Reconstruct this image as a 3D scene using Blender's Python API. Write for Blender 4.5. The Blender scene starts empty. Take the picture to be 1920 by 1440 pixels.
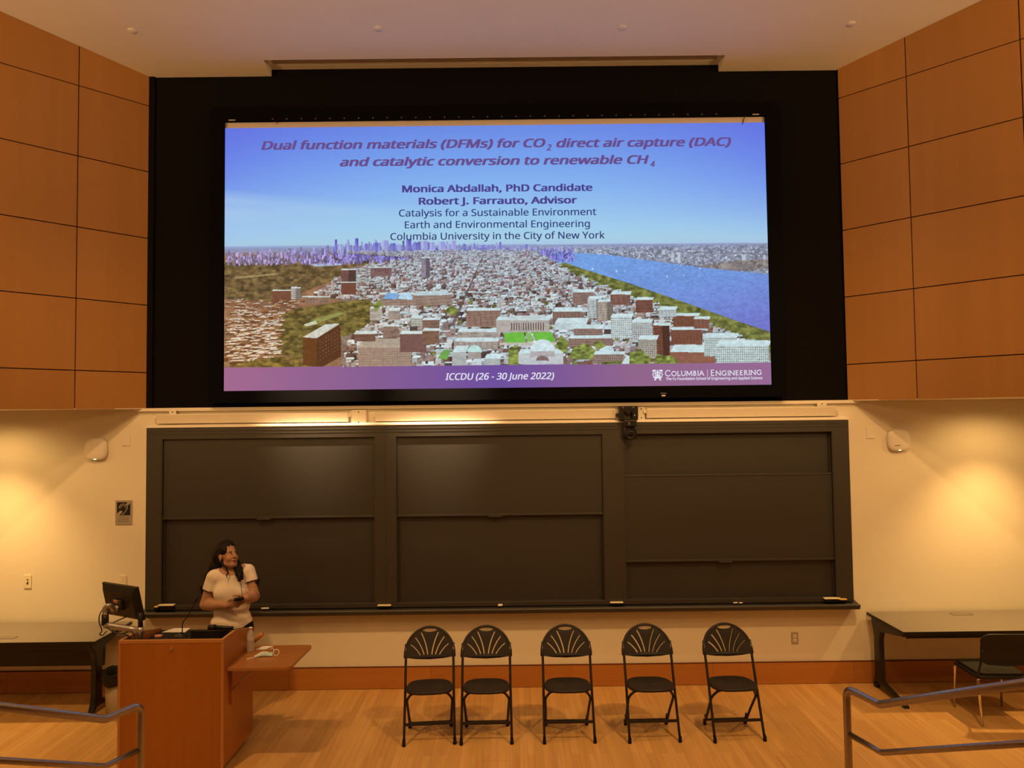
import bpy, bmesh, math, random
import numpy as np
from mathutils import Vector, Matrix
from mathutils.geometry import tessellate_polygon

S = bpy.context.scene
COL = S.collection
PI = math.pi
R = math.radians
random.seed(7)

# ------------------------------------------------------------------ camera
F_PX, PITCH, YAW, ROLL = 1390.35, 0.04264, 0.00194, -0.0118
CAM = Vector((0.1426, -7.8612, 2.8269))
cd = bpy.data.cameras.new('camera')
cam = bpy.data.objects.new('camera', cd)
COL.objects.link(cam)
S.camera = cam
cd.sensor_fit = 'HORIZONTAL'
cd.sensor_width = 36.0
cd.lens = 36.0 * F_PX / 1920.0
cd.clip_start, cd.clip_end = 0.05, 100
_f = Vector((math.sin(YAW) * math.cos(PITCH), math.cos(YAW) * math.cos(PITCH), math.sin(PITCH)))
_r0 = Vector((math.cos(YAW), -math.sin(YAW), 0))
_u0 = _r0.cross(_f)
CR = math.cos(ROLL) * _r0 + math.sin(ROLL) * _u0
CU = -math.sin(ROLL) * _r0 + math.cos(ROLL) * _u0
CF = _f
m = Matrix((CR, CU, -CF)).transposed().to_4x4()
m.translation = CAM
cam.matrix_world = m


def ray(x, y):
    x, y = float(x), float(y)
    return CF + (x - 960) / F_PX * CR - (y - 720) / F_PX * CU


def at(x, y, Y):
    """point of the plane at depth Y that the photograph shows at (x, y)"""
    d = ray(x, y)
    return CAM + d * ((Y - CAM.y) / d.y)


def atz(x, y, z):
    d = ray(x, y)
    return CAM + d * ((z - CAM.z) / d.z)


# ------------------------------------------------------------------ world, lights, exposure
S.view_settings.view_transform = 'Standard'
S.view_settings.look = 'None'
S.view_settings.exposure = 0.0
S.view_settings.gamma = 1.0
S.view_settings.use_curve_mapping = False
W = bpy.data.worlds.new('world')
S.world = W
W.use_nodes = True
W.node_tree.nodes['Background'].inputs[0].default_value = (1.0, 0.62, 0.30, 1)
W.node_tree.nodes['Background'].inputs[1].default_value = 0.02
WARM = (1.0, 0.56, 0.20)
AMBER = (1.0, 0.60, 0.20)


def spot(name, loc, target, power, angle, blend=0.4, size=0.06, color=WARM):
    l = bpy.data.lights.new(name, 'SPOT')
    l.energy, l.color = power, color
    l.spot_size, l.spot_blend, l.shadow_soft_size = R(angle), blend, size
    o = bpy.data.objects.new(name, l)
    COL.objects.link(o)
    o.location = loc
    o.rotation_euler = (Vector(target) - Vector(loc)).to_track_quat('-Z', 'Y').to_euler()
    return o


# recessed lamps in the soffits under the wooden panels; the weak wide pair is added fill
spot('soffit_downlight', (-5.20, -0.66, 2.90), (-5.20, -0.54, 0), 200, 96, 1.0, 0.05, AMBER)
spot('soffit_downlight', (5.08, -0.67, 2.90), (5.08, -0.55, 0), 200, 96, 1.0, 0.05, AMBER)
spot('soffit_downlight', (-5.20, -0.66, 2.89), (-5.20, -0.60, 0), 27, 168, 0.6, 0.05, AMBER)  # wide fill added to lift the upper wall, no second fixture
spot('soffit_downlight', (5.08, -0.67, 2.89), (5.08, -0.61, 0), 27, 168, 0.6, 0.05, AMBER)  # same added fill on the right side
# ceiling lamps in front of the boards
WHITER = (1.0, 0.68, 0.38)
spot('ceiling_spot', (-1.90, -1.20, 6.66), (-1.90, 0, 4.2), 12500, 28, 1.0, 0.05, WHITER)
spot('ceiling_spot', (-0.60, -1.20, 6.66), (-0.60, 0, 4.2), 12500, 28, 1.0, 0.05, WHITER)
spot('ceiling_spot', (2.35, -2.0, 6.80), (1.9, -0.15, 1.4), 270, 62, 0.9, 0.06)
# house lamps over the audience
spot('house_lamp', (-3.0, -4.4, 7.1), (-2.6, -1.5, 0.0), 660, 85, 0.9, 0.12)
spot('house_lamp', (3.0, -4.6, 7.1), (2.4, -1.3, 0.0), 660, 85, 0.9, 0.12)
spot('house_lamp', (0.3, -6.4, 7.4), (0.2, -1.0, 1.0), 235, 85, 0.9, 0.15)
spot('house_lamp', (-4.2, -8.8, 7.8), (-4.2, -1.5, 4.2), 265, 80, 0.9, 0.2)
spot('house_lamp', (4.2, -8.8, 7.8), (4.2, -1.5, 4.2), 265, 80, 0.9, 0.2)
# unseen fill lamps, added to brighten the ceiling
spot('ceiling_fill', (-6.2, -6.5, 5.2), (-4.0, -2.2, 6.9), 760, 110, 1.0, 0.3)
spot('ceiling_fill', (6.2, -6.5, 5.2), (4.0, -2.2, 6.9), 780, 110, 1.0, 0.3)
spot('ceiling_fill', (0.0, -9.5, 5.2), (0.0, -2.2, 6.9), 215, 110, 1.0, 0.3)

# ------------------------------------------------------------------ materials


def lin(c):
    c = np.asarray(c, float) / 255.0
    return np.where(c <= 0.04045, c / 12.92, ((c + 0.055) / 1.055) ** 2.4)


def mat(name, color, rough=0.5, metal=0.0, spec=0.5, noise=0.0, nscale=8.0, bump=0.0, bscale=200.0, trans=0.0, ior=1.45, stretch=(1, 1, 1)):
    M = bpy.data.materials.new(name)
    M.use_nodes = True
    N, L = M.node_tree.nodes, M.node_tree.links
    b = N['Principled BSDF']
    b.inputs['Base Color'].default_value = (*color, 1)
    b.inputs['Roughness'].default_value = rough
    b.inputs['Metallic'].default_value = metal
    b.inputs['Specular IOR Level'].default_value = spec
    b.inputs['Transmission Weight'].default_value = trans
    b.inputs['IOR'].default_value = ior
    if noise or bump:
        tc = N.new('ShaderNodeTexCoord')
        mp = N.new('ShaderNodeMapping')
        mp.inputs['Scale'].default_value = stretch
        L.new(tc.outputs['Object'], mp.inputs[0])
    if noise:
        t = N.new('ShaderNodeTexNoise')
        t.inputs['Scale'].default_value = nscale
        t.inputs['Detail'].default_value = 4
        L.new(mp.outputs[0], t.inputs['Vector'])
        mr = N.new('ShaderNodeMapRange')
        mr.inputs['From Min'].default_value, mr.inputs['From Max'].default_value = 0.3, 0.7
        mr.inputs['To Min'].default_value, mr.inputs['To Max'].default_value = 1 - noise, 1 + noise
        L.new(t.outputs['Fac'], mr.inputs['Value'])
        mx = N.new('ShaderNodeMix')
        mx.data_type, mx.blend_type = 'RGBA', 'MULTIPLY'
        mx.inputs['Factor'].default_value = 1
        mx.inputs['A'].default_value = (*color, 1)
        L.new(mr.outputs[0], mx.inputs['B'])
        L.new(mx.outputs['Result'], b.inputs['Base Color'])
    if bump:
        t2 = N.new('ShaderNodeTexNoise')
        t2.inputs['Scale'].default_value = bscale
        L.new(mp.outputs[0], t2.inputs['Vector'])
        bp = N.new('ShaderNodeBump')
        bp.inputs['Strength'].default_value = bump
        bp.inputs['Distance'].default_value = 0.002
        L.new(t2.outputs['Fac'], bp.inputs['Height'])
        L.new(bp.outputs[0], b.inputs['Normal'])
    return M


def emit(name, color, strength=1.0):
    M = bpy.data.materials.new(name)
    M.use_nodes = True
    N, L = M.node_tree.nodes, M.node_tree.links
    N.clear()
    e = N.new('ShaderNodeEmission')
    e.inputs[0].default_value = (*color, 1)
    e.inputs[1].default_value = strength
    o = N.new('ShaderNodeOutputMaterial')
    L.new(e.outputs[0], o.inputs[0])
    return M


def wood(name, c1, c2, rough=0.35, grain=(22, 22, 0.8), island=0.0, spec=0.4):
    """streaky veneer; island = brightness jitter from one loose piece of the mesh to the next"""
    M = bpy.data.materials.new(name)
    M.use_nodes = True
    N, L = M.node_tree.nodes, M.node_tree.links
    b = N['Principled BSDF']
    b.inputs['Roughness'].default_value = rough
    b.inputs['Specular IOR Level'].default_value = spec
    tc, mp = N.new('ShaderNodeTexCoord'), N.new('ShaderNodeMapping')
    mp.inputs['Scale'].default_value = grain
    L.new(tc.outputs['Object'], mp.inputs[0])
    t = N.new('ShaderNodeTexNoise')
    t.inputs['Scale'].default_value = 1.0
    t.inputs['Detail'].default_value = 6
    t.inputs['Roughness'].default_value = 0.6
    L.new(mp.outputs[0], t.inputs['Vector'])
    mp2 = N.new('ShaderNodeMapping')
    mp2.inputs['Scale'].default_value = tuple(g * 0.12 for g in grain)
    L.new(tc.outputs['Object'], mp2.inputs[0])
    t2 = N.new('ShaderNodeTexNoise')
    t2.inputs['Scale'].default_value = 1.0
    t2.inputs['Detail'].default_value = 3
    L.new(mp2.outputs[0], t2.inputs['Vector'])
    ad = N.new('ShaderNodeMath')
    ad.operation = 'ADD'
    L.new(t.outputs['Fac'], ad.inputs[0])
    L.new(t2.outputs['Fac'], ad.inputs[1])
    mr = N.new('ShaderNodeMapRange')
    mr.inputs['From Min'].default_value, mr.inputs['From Max'].default_value = 0.7, 1.3
    L.new(ad.outputs[0], mr.inputs['Value'])
    mx = N.new('ShaderNodeMix')
    mx.data_type = 'RGBA'
    mx.inputs['A'].default_value, mx.inputs['B'].default_value = (*c1, 1), (*c2, 1)
    L.new(mr.outputs[0], mx.inputs['Factor'])
    out = mx.outputs['Result']
    if island:
        g = N.new('ShaderNodeNewGeometry')
        m2 = N.new('ShaderNodeMapRange')
        m2.inputs['To Min'].default_value, m2.inputs['To Max'].default_value = 1 - island, 1 + island
        L.new(g.outputs['Random Per Island'], m2.inputs['Value'])
        mm = N.new('ShaderNodeMix')
        mm.data_type, mm.blend_type = 'RGBA', 'MULTIPLY'
        mm.inputs['Factor'].default_value = 1
        L.new(out, mm.inputs['A'])
        L.new(m2.outputs[0], mm.inputs['B'])
        out = mm.outputs['Result']
    L.new(out, b.inputs['Base Color'])
    return M


def floor_material():
    M = bpy.data.materials.new('maple_strip_floor')
    M.use_nodes = True
    N, L = M.node_tree.nodes, M.node_tree.links
    b = N['Principled BSDF']
    b.inputs['Roughness'].default_value = 0.38
    b.inputs['Specular IOR Level'].default_value = 0.35
    tc, mp = N.new('ShaderNodeTexCoord'), N.new('ShaderNodeMapping')
    mp.inputs['Rotation'].default_value = (0, 0, PI / 2)
    L.new(tc.outputs['Object'], mp.inputs[0])
    br = N.new('ShaderNodeTexBrick')
    br.offset, br.offset_frequency = 0.37, 2
    for k, v in dict(Scale=1.0, Bias=0.0).items():
        br.inputs[k].default_value = v
    br.inputs['Mortar Size'].default_value = 0.0009
    br.inputs['Brick Width'].default_value = 0.95
    br.inputs['Row Height'].default_value = 0.062
    br.inputs['Color1'].default_value = (0.63, 0.375, 0.138, 1)
    br.inputs['Color2'].default_value = (0.52, 0.29, 0.098, 1)
    br.inputs['Mortar'].default_value = (0.36, 0.20, 0.08, 1)
    L.new(mp.outputs[0], br.inputs['Vector'])
    mp2 = N.new('ShaderNodeMapping')
    mp2.inputs['Scale'].default_value = (40, 1.5, 1)
    L.new(tc.outputs['Object'], mp2.inputs[0])
    t = N.new('ShaderNodeTexNoise')
    t.inputs['Scale'].default_value = 1.0
    t.inputs['Detail'].default_value = 5
    L.new(mp2.outputs[0], t.inputs['Vector'])
    mr = N.new('ShaderNodeMapRange')
    mr.inputs['From Min'].default_value, mr.inputs['From Max'].default_value = 0.3, 0.7
    mr.inputs['To Min'].default_value, mr.inputs['To Max'].default_value = 0.9, 1.1
    L.new(t.outputs['Fac'], mr.inputs['Value'])
    mx = N.new('ShaderNodeMix')
    mx.data_type, mx.blend_type = 'RGBA', 'MULTIPLY'
    mx.inputs['Factor'].default_value = 1
    L.new(br.outputs['Color'], mx.inputs['A'])
    L.new(mr.outputs[0], mx.inputs['B'])
    L.new(mx.outputs['Result'], b.inputs['Base Color'])
    return M


M = {}
M['wall'] = mat('cream_wall_paint', (0.80, 0.74, 0.62), 0.65, noise=0.015, nscale=2, bump=0.05, bscale=300)
M['trim'] = mat('white_enamel', (0.82, 0.76, 0.66), 0.35)
M['ceiling'] = mat('ceiling_paint', (0.82, 0.80, 0.80), 0.8, noise=0.01, nscale=2)
M['blackwall'] = mat('black_fabric_wall', (0.006, 0.005, 0.005), 0.95, spec=0.1)
M['panel'] = wood('anigre_panel_veneer', (0.36, 0.170, 0.048), (0.41, 0.202, 0.062), 0.45, (7, 7, 0.35), 0.05, 0.3)
M['groove'] = mat('panel_joint', (0.10, 0.018, 0.008), 0.8)
M['base'] = wood('baseboard_cherry', (0.40, 0.155, 0.03), (0.46, 0.19, 0.042), 0.35, (1.0, 30, 30), 0.06)
M['cherry'] = wood('cherry_veneer', (0.37, 0.125, 0.014), (0.43, 0.155, 0.020), 0.33, (16, 16, 0.6))
M['cherry_top'] = wood('cherry_worktop', (0.34, 0.14, 0.035), (0.40, 0.17, 0.045), 0.3, (1.2, 30, 30))
M['cherry_edge'] = wood('cherry_edge_band', (0.48, 0.21, 0.06), (0.54, 0.25, 0.08), 0.35, (10, 10, 2))
M['floor'] = floor_material()
M['board'] = mat('chalkboard_slate', (0.010, 0.008, 0.0065), 0.58, spec=1.0, ior=1.5, noise=0.12, nscale=3, stretch=(1, 1, 4))
M['boardframe'] = mat('bronze_anodised_frame', (0.016, 0.0125, 0.010), 0.56, metal=0.0, spec=1.0, ior=1.5)
M['blackmetal'] = mat('black_metal', (0.012, 0.011, 0.011), 0.4, spec=0.5)
M['blackplastic'] = mat('black_plastic', (0.014, 0.012, 0.011), 0.45, spec=0.4)
M['screenframe'] = mat('black_velvet', (0.004, 0.004, 0.005), 0.95, spec=0.05)
M['chairplastic'] = mat('charcoal_plastic', (0.022, 0.018, 0.016), 0.5, spec=0.4, bump=0.08, bscale=500)
M['chairtube'] = mat('bronze_black_tube', (0.020, 0.016, 0.015), 0.4, spec=0.5)
M['rubber'] = mat('black_rubber', (0.015, 0.014, 0.014), 0.8, spec=0.2)
M['steel'] = mat('brushed_steel', (0.40, 0.36, 0.34), 0.34, metal=1.0, noise=0.04, nscale=30)
M['chrome'] = mat('chrome', (0.75, 0.72, 0.70), 0.15, metal=1.0)
M['armsilver'] = mat('silver_arm_paint', (0.42, 0.40, 0.38), 0.35, metal=0.6)
M['whiteplastic'] = mat('white_plastic', (0.80, 0.75, 0.67), 0.35)
M['ivory'] = mat('ivory_plate', (0.80, 0.72, 0.56), 0.4)
M['greyplate'] = mat('grey_outlet', (0.42, 0.36, 0.30), 0.4)
M['dimgrey'] = mat('dull_grey_snap', (0.09, 0.08, 0.075), 0.6)
M['screenwhite'] = mat('screen_fabric_white', (0.60, 0.55, 0.56), 0.8)
M['slot'] = mat('dark_slot', (0.02, 0.015, 0.012), 0.8)
M['laminate'] = mat('grey_laminate', (0.21, 0.18, 0.15), 0.28, spec=0.5, noise=0.03, nscale=60)
M['silverplate'] = mat('sign_silver', (0.45, 0.41, 0.36), 0.4, metal=0.25)
M['signblack'] = mat('sign_black', (0.012, 0.010, 0.012), 0.5)
M['signtext'] = mat('sign_engraving', (0.16, 0.13, 0.11), 0.6)
M['paper'] = mat('white_paper', (0.82, 0.80, 0.78), 0.7)
M['pink'] = mat('pink_rubber', (0.70, 0.28, 0.27), 0.6)
M['felt_yellow'] = mat('yellow_eraser_back', (0.85, 0.52, 0.12), 0.6)
M['felt_cream'] = mat('cream_eraser_back', (0.86, 0.78, 0.55), 0.6)
M['felt_black'] = mat('black_felt', (0.012, 0.011, 0.010), 0.95, spec=0.1)
M['chalk'] = mat('white_chalk', (0.88, 0.86, 0.82), 0.9)
M['bin'] = mat('tan_bin_plastic', (0.42, 0.34, 0.22), 0.5)
M['bag'] = mat('black_bag_film', (0.010, 0.008, 0.009), 0.5, spec=0.35)
M['bottle'] = mat('clear_bottle_plastic', (0.70, 0.66, 0.64), 0.15)
M['bottle'].node_tree.nodes['Principled BSDF'].inputs['Alpha'].default_value = 0.42
M['water'] = mat('water', (1, 1, 1), 0.0, trans=1.0, ior=1.33)
M['bottlelabel'] = mat('bottle_label', (0.52, 0.50, 0.50), 0.5)
M['maskblue'] = mat('mask_blue', (0.50, 0.66, 0.68), 0.8)
M['maskwhite'] = mat('mask_white', (0.85, 0.80, 0.76), 0.8)
M['skin'] = mat('skin', (0.43, 0.235, 0.15), 0.5, spec=0.35, noise=0.04, nscale=14)
M['lip'] = mat('lips', (0.36, 0.12, 0.10), 0.45)
M['eyewhite'] = mat('eye_white', (0.72, 0.68, 0.64), 0.3)
M['iris'] = mat('dark_iris', (0.025, 0.014, 0.010), 0.2)
M['hair'] = mat('dark_brown_hair', (0.010, 0.006, 0.005), 0.6, spec=0.22, noise=0.35, nscale=40, stretch=(1, 1, 0.25))
M['shirt'] = mat('cream_knit', (0.80, 0.71, 0.64), 0.85, spec=0.2, noise=0.03, nscale=60)
M['trousers'] = mat('black_trousers', (0.010, 0.009, 0.010), 0.8, spec=0.2)
M['upholstery'] = mat('dark_grey_fabric', (0.035, 0.033, 0.028), 0.9, spec=0.15, bump=0.2, bscale=600)
M['led'] = emit('status_led', (0.75, 0.9, 0.45), 2.0)

# ------------------------------------------------------------------ mesh helpers
LS = lambda *a, **k: np.linspace(*a, **k).tolist()


class MB:
    """collects shapes and links them as ONE mesh object"""

    def __init__(s):
        s.v, s.f, s.mi, s.sm = [], [], [], []

    def add(s, verts, faces, mi=0, smooth=False):
        o = len(s.v)
        s.v += [tuple(v) for v in verts]
        s.f += [tuple(i + o for i in f) for f in faces]
        s.mi += [mi] * len(faces)
        s.sm += [smooth] * len(faces)
        return s

    def box(s, x0, x1, y0, y1, z0, z1, mi=0, M4=None):
        v = [Vector((x, y, z)) for z in (z0, z1) for y in (y0, y1) for x in (x0, x1)]
        if M4 is not None:
            v = [M4 @ p for p in v]
        return s.add(v, [(0, 2, 3, 1), (4, 5, 7, 6), (0, 1, 5, 4), (2, 6, 7, 3), (0, 4, 6, 2), (1, 3, 7, 5)], mi)

    def hexa(s, p, mi=0):
        """eight corners: bottom ring p0..p3 (anticlockwise from above), top ring p4..p7"""
        return s.add(p, [(3, 2, 1, 0), (4, 5, 6, 7), (0, 1, 5, 4), (1, 2, 6, 5), (2, 3, 7, 6), (3, 0, 4, 7)], mi)

    def prism(s, poly, fn, d0, d1, mi=0, smooth=False):
        """polygon (u, v) extruded from d0 to d1; fn(u, v, d) -> point"""
        n = len(poly)
        v = [fn(u, w, d0) for u, w in poly] + [fn(u, w, d1) for u, w in poly]
        tri = tessellate_polygon([[Vector((u, w, 0)) for u, w in poly]])
        f = [tuple(t) for t in tri] + [tuple(i + n for i in reversed(t)) for t in tri]
        s.add(v, f, mi)
        o = len(s.v) - 2 * n
        s.f += [(o + i, o + i + n, o + (i + 1) % n + n, o + (i + 1) % n) for i in range(n)]
        s.mi += [mi] * n
        s.sm += [smooth] * n
        return s

    def plate(s, outer, holes, fn, d0, d1, mi=0):
        """polygon with holes, extruded"""
        loops = [outer] + holes
        flat = [p for l in loops for p in l]
        n = len(flat)
        tri = tessellate_polygon([[Vector((u, w, 0)) for u, w in l] for l in loops])
        v = [fn(u, w, d0) for u, w in flat] + [fn(u, w, d1) for u, w in flat]
        f = [tuple(t) for t in tri] + [tuple(i + n for i in reversed(t)) for t in tri]
        k = 0
        for l in loops:
            m_ = len(l)
            f += [(k + i, k + i + n, k + (i + 1) % m_ + n, k + (i + 1) % m_) for i in range(m_)]
            k += m_
        return s.add(v, f, mi)

    def tube(s, pts, r, seg=10, mi=0, closed=False, caps=True):
        pts = [Vector(p) for p in pts]
        n = len(pts)
        rr = r if isinstance(r, (list, tuple)) else [r] * n
        T = []
        for i in range(n):
            a = pts[(i - 1) % n] if closed or i else pts[0]
            b = pts[(i + 1) % n] if closed or i < n - 1 else pts[-1]
            T.append((b - a).normalized())
        nv = T[0].orthogonal().normalized()
        verts, faces = [], []
        for i in range(n):
            nv = (nv - T[i] * nv.dot(T[i])).normalized()
            bv = T[i].cross(nv)
            for k in range(seg):
                a = 2 * PI * k / seg
                verts.append(pts[i] + rr[i] * (math.cos(a) * nv + math.sin(a) * bv))
        for i in range(n if closed else n - 1):
            j = (i + 1) % n
            for k in range(seg):
                faces.append((i * seg + k, i * seg + (k + 1) % seg, j * seg + (k + 1) % seg, j * seg + k))
        s.add(verts, faces, mi, True)
        if caps and not closed:
            s.add(verts[:seg], [tuple(reversed(range(seg)))], mi)
            s.add(verts[-seg:], [tuple(range(seg))], mi)
        return s

    def lathe(s, prof, c, seg=24, mi=0, axis='z', smooth=True):
        c = Vector(c)
        verts, faces = [], []
        for r, h in prof:
            for k in range(seg):
                a = 2 * PI * k / seg
                x, y = r * math.cos(a), r * math.sin(a)
                verts.append(c + (Vector((x, y, h)) if axis == 'z' else Vector((x, -h, y)) if axis == 'y' else Vector((h, x, y))))
        for i in range(len(prof) - 1):
            for k in range(seg):
                faces.append((i * seg + k, i * seg + (k + 1) % seg, (i + 1) * seg + (k + 1) % seg, (i + 1) * seg + k))
        return s.add(verts, faces, mi, smooth)

    def ellipsoid(s, c, r, seg=14, rings=9, mi=0, M3=None):
        c = Vector(c)
        prof = []
        verts, faces = [], []
        for i in range(rings + 1):
            t = PI * i / rings
            for k in range(seg):
                a = 2 * PI * k / seg
                p = Vector((r[0] * math.sin(t) * math.cos(a), r[1] * math.sin(t) * math.sin(a), r[2] * math.cos(t)))
                verts.append(c + (M3 @ p if M3 is not None else p))
        for i in range(rings):
            for k in range(seg):
                faces.append((i * seg + k, (i + 1) * seg + k, (i + 1) * seg + (k + 1) % seg, i * seg + (k + 1) % seg))
        return s.add(verts, faces, mi, True)

    def build(s, name, mats, parent=None, bevel=0.0, fix=True, seg=2):
        me = bpy.data.meshes.new(name)
        me.from_pydata(s.v, [], s.f)
        mats = mats if isinstance(mats, (list, tuple)) else [mats]
        for q in mats:
            me.materials.append(q)
        me.polygons.foreach_set('material_index', s.mi)
        me.polygons.foreach_set('use_smooth', s.sm)
        me.update()
        if fix:
            b = bmesh.new()
            b.from_mesh(me)
            bmesh.ops.remove_doubles(b, verts=b.verts, dist=1e-5)
            bmesh.ops.recalc_face_normals(b, faces=b.faces)
            b.to_mesh(me)
            b.free()
        o = bpy.data.objects.new(name, me)
        COL.objects.link(o)
        if parent is not None:
            o.parent = parent
            pm = Matrix.Translation(parent.location) @ parent.rotation_euler.to_matrix().to_4x4() if parent.parent is None else PM(parent)
            o.matrix_parent_inverse = pm.inverted()
        if bevel:
            md = o.modifiers.new('bevel', 'BEVEL')
            md.width, md.segments, md.limit_method, md.angle_limit = bevel, seg, 'ANGLE', R(40)
        return o


def PM(o):
    return Matrix.Identity(4) if o is None else (PM(o.parent) @ o.matrix_parent_inverse @ Matrix.LocRotScale(o.location, o.rotation_euler, o.scale) if o.parent else Matrix.LocRotScale(o.location, o.rotation_euler, o.scale))


def tag(o, label, cat, group=None, kind=None):
    o['label'], o['category'] = label, cat
    if group:
        o['group'] = group
    if kind:
        o['kind'] = kind
    return o


def thing(name, label, cat, loc=(0, 0, 0), rz=0.0, group=None):
    o = bpy.data.objects.new(name, None)
    COL.objects.link(o)
    o.empty_display_size = 0.1
    o.location, o.rotation_euler = loc, (0, 0, rz)
    return tag(o, label, cat, group)


def struct(o, label=None, cat=None):
    o['kind'] = 'structure'
    if label:
        o['label'], o['category'] = label, cat
    return o


def dup(o, parent=None):
    c = o.copy()
    COL.objects.link(c)
    if parent is not None:
        c.parent = parent
        c.matrix_parent_inverse = o.matrix_parent_inverse
    for ch in list(o.children):
        dup(ch, c)
    return c


def arc(cx, cy, r, a0, a1, n):
    return [(cx + r * math.cos(a0 + (a1 - a0) * i / n), cy + r * math.sin(a0 + (a1 - a0) * i / n)) for i in range(n + 1)]


def rrect(x0, x1, y0, y1, r, n=5):
    return arc(x1 - r, y1 - r, r, 0, PI / 2, n) + arc(x0 + r, y1 - r, r, PI / 2, PI, n) + arc(x0 + r, y0 + r, r, PI, 1.5 * PI, n) + arc(x1 - r, y0 + r, r, 1.5 * PI, 2 * PI, n)


def smooth_path(pts, n=6):
    """Catmull-Rom through the points"""
    P = [Vector(p) for p in pts]
    P = [2 * P[0] - P[1]] + P + [2 * P[-1] - P[-2]]
    out = []
    for i in range(1, len(P) - 2):
        for k in range(n):
            t = k / n
            a, b, c, d = P[i - 1], P[i], P[i + 1], P[i + 2]
            out.append(0.5 * ((2 * b) + (c - a) * t + (2 * a - 5 * b + 4 * c - d) * t * t + (3 * b - a - 3 * c + d) * t ** 3))
    out.append(P[-2])
    return out


def fillet(pts, r, n=5):
    """polyline with rounded inner corners"""
    P = [Vector(p) for p in pts]
    out = [P[0]]
    for i in range(1, len(P) - 1):
        a, b, c = P[i - 1], P[i], P[i + 1]
        u, v = (a - b), (c - b)
        q = min(r, u.length * 0.45, v.length * 0.45)
        p0, p1 = b + u.normalized() * q, b + v.normalized() * q
        for k in range(n + 1):
            t = k / n
            out.append((1 - t) ** 2 * p0 + 2 * t * (1 - t) * b + t * t * p1)
    out.append(P[-1])
    return out


XY = lambda u, v, d: Vector((u, v, d))      # plan outline, height d
XZ = lambda u, v, d: Vector((u, d, v))      # front outline, depth d
YZ = lambda u, v, d: Vector((d, u, v))      # side outline, across d

# ------------------------------------------------------------------ room shell
HW, BACK = 6.6, -12.0                    # half width of the hall, rear wall
CZ = lambda y: 6.53 - 0.17 * y           # underside of the sloping ceiling
struct(MB().box(-HW - .2, HW + .2, BACK - .2, 0.4, -0.15, 0).build('floor', M['floor']))

ce = MB()


def ceil_piece(x0, x1, y0, y1):
    ce.hexa([(x0, y0, CZ(y0)), (x1, y0, CZ(y0)), (x1, y1, CZ(y1)), (x0, y1, CZ(y1)),
             (x0, y0, CZ(y0) + .5), (x1, y0, CZ(y0) + .5), (x1, y1, CZ(y1) + .5), (x0, y1, CZ(y1) + .5)])


SLX0, SLX1, SLY = -2.405, 2.435, -0.25
ceil_piece(-HW - .2, HW + .2, BACK, SLY)
ceil_piece(-HW - .2, SLX0, SLY, 0.02)
ceil_piece(SLX1, HW + .2, SLY, 0.02)
struct(ce.build('ceiling', M['ceiling'], fix=False))

LEDGE = 2.95                              # top of the white wall, foot of the dark wall
struct(MB().box(-HW - .2, HW + .2, 0, 0.35, 0, LEDGE).build('wall_front', M['wall']))
struct(MB().box(-3.95, 3.95, 0.03, 0.35, LEDGE, 7.2).box(-3.95, -3.66, 0.0, .05, LEDGE, 6.8).box(3.72, 3.95, 0.0, .05, LEDGE, 6.8).build('wall_upper', M['blackwall']))
struct(MB().box(-HW - .2, HW + .2, BACK - .25, BACK, 0, 8.9).build('wall_back', M['panel']))

SA, CA = math.sin(.7375), math.cos(.7375)
JZ = [2.943, 3.328, 4.048, 4.767, 5.487, 6.207, 8.2]
JT = [0.0, 0.682, 1.66, 2.64, 3.6]


def panel_wall(sx, name):
    mb = MB()

    def P(t, d, z):                       # t along the splay, d out of the face towards the hall
        x = 3.72 + t * SA - d * CA
        y = -t * CA - d * SA
        return Vector((sx * x, y, z))
    T = JT[-1]
    g = 0.005
    # solid box behind the panels, with the soffit underneath
    a, b = P(0, -.02, 0), P(T, -.02, 0)
    ring = [(a.x, a.y + 0.03), (b.x, b.y), (sx * (HW + .2), b.y), (sx * (HW + .2), .35), (a.x, .35)]
    top = [CZ(y) + .2 for x, y in ring]
    n = len(ring)
    v = [(x, y, JZ[0] + .004) for x, y in ring] + [(x, y, z) for (x, y), z in zip(ring, top)]
    mb.add(v, [tuple(range(n)), tuple(range(2 * n - 1, n - 1, -1))] + [(i, (i + 1) % n, (i + 1) % n + n, i + n) for i in range(n)], 1)
    for i in range(len(JT) - 1):
        for j in range(len(JZ) - 1):
            t0, t1 = JT[i] + (g if i else 0), JT[i + 1] - g
            z0, z1 = JZ[j] + (g if j else 0), JZ[j + 1] - g
            c = [P(t, d, 0) for t, d in ((t0, 0), (t1, 0), (t1, -.02), (t0, -.02))]
            zt = [min(z1, CZ(q.y) - .002) for q in c]
            mb.hexa([(q.x, q.y, z0) for q in c] + [(q.x, q.y, z) for q, z in zip(c, zt)])
    # plain wall below and beyond the splay
    e = P(T, 0, 0)
    x0, x1 = sorted((sx * HW, sx * (HW + .2)))
    mb.box(x0, x1, BACK, 0.0, 0, JZ[0], 2)
    mb.box(x0, x1, BACK, e.y - .0, JZ[0], 8.9, 0)
    x0, x1 = sorted((e.x, sx * HW))
    mb.box(x0, x1, e.y, e.y + .02, JZ[0], 7.2, 0)
    return struct(mb.build(name, [M['panel'], M['groove'], M['wall']]))


panel_wall(-1, 'wall_left')
panel_wall(1, 'wall_right')

# soffit lining (plaster) under each splayed box
for sx, nm in ((-1, 'trim_2'), (1, 'trim_3')):
    ring = [(sx * 3.73, -.012), (sx * (3.73 + 3.58 * SA), -3.58 * CA), (sx * HW, -3.58 * CA), (sx * HW, 0), (sx * 3.73, 0)]
    struct(MB().prism(ring, XY, LEDGE - .008, LEDGE + .0).build(nm, M['wall']))

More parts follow.
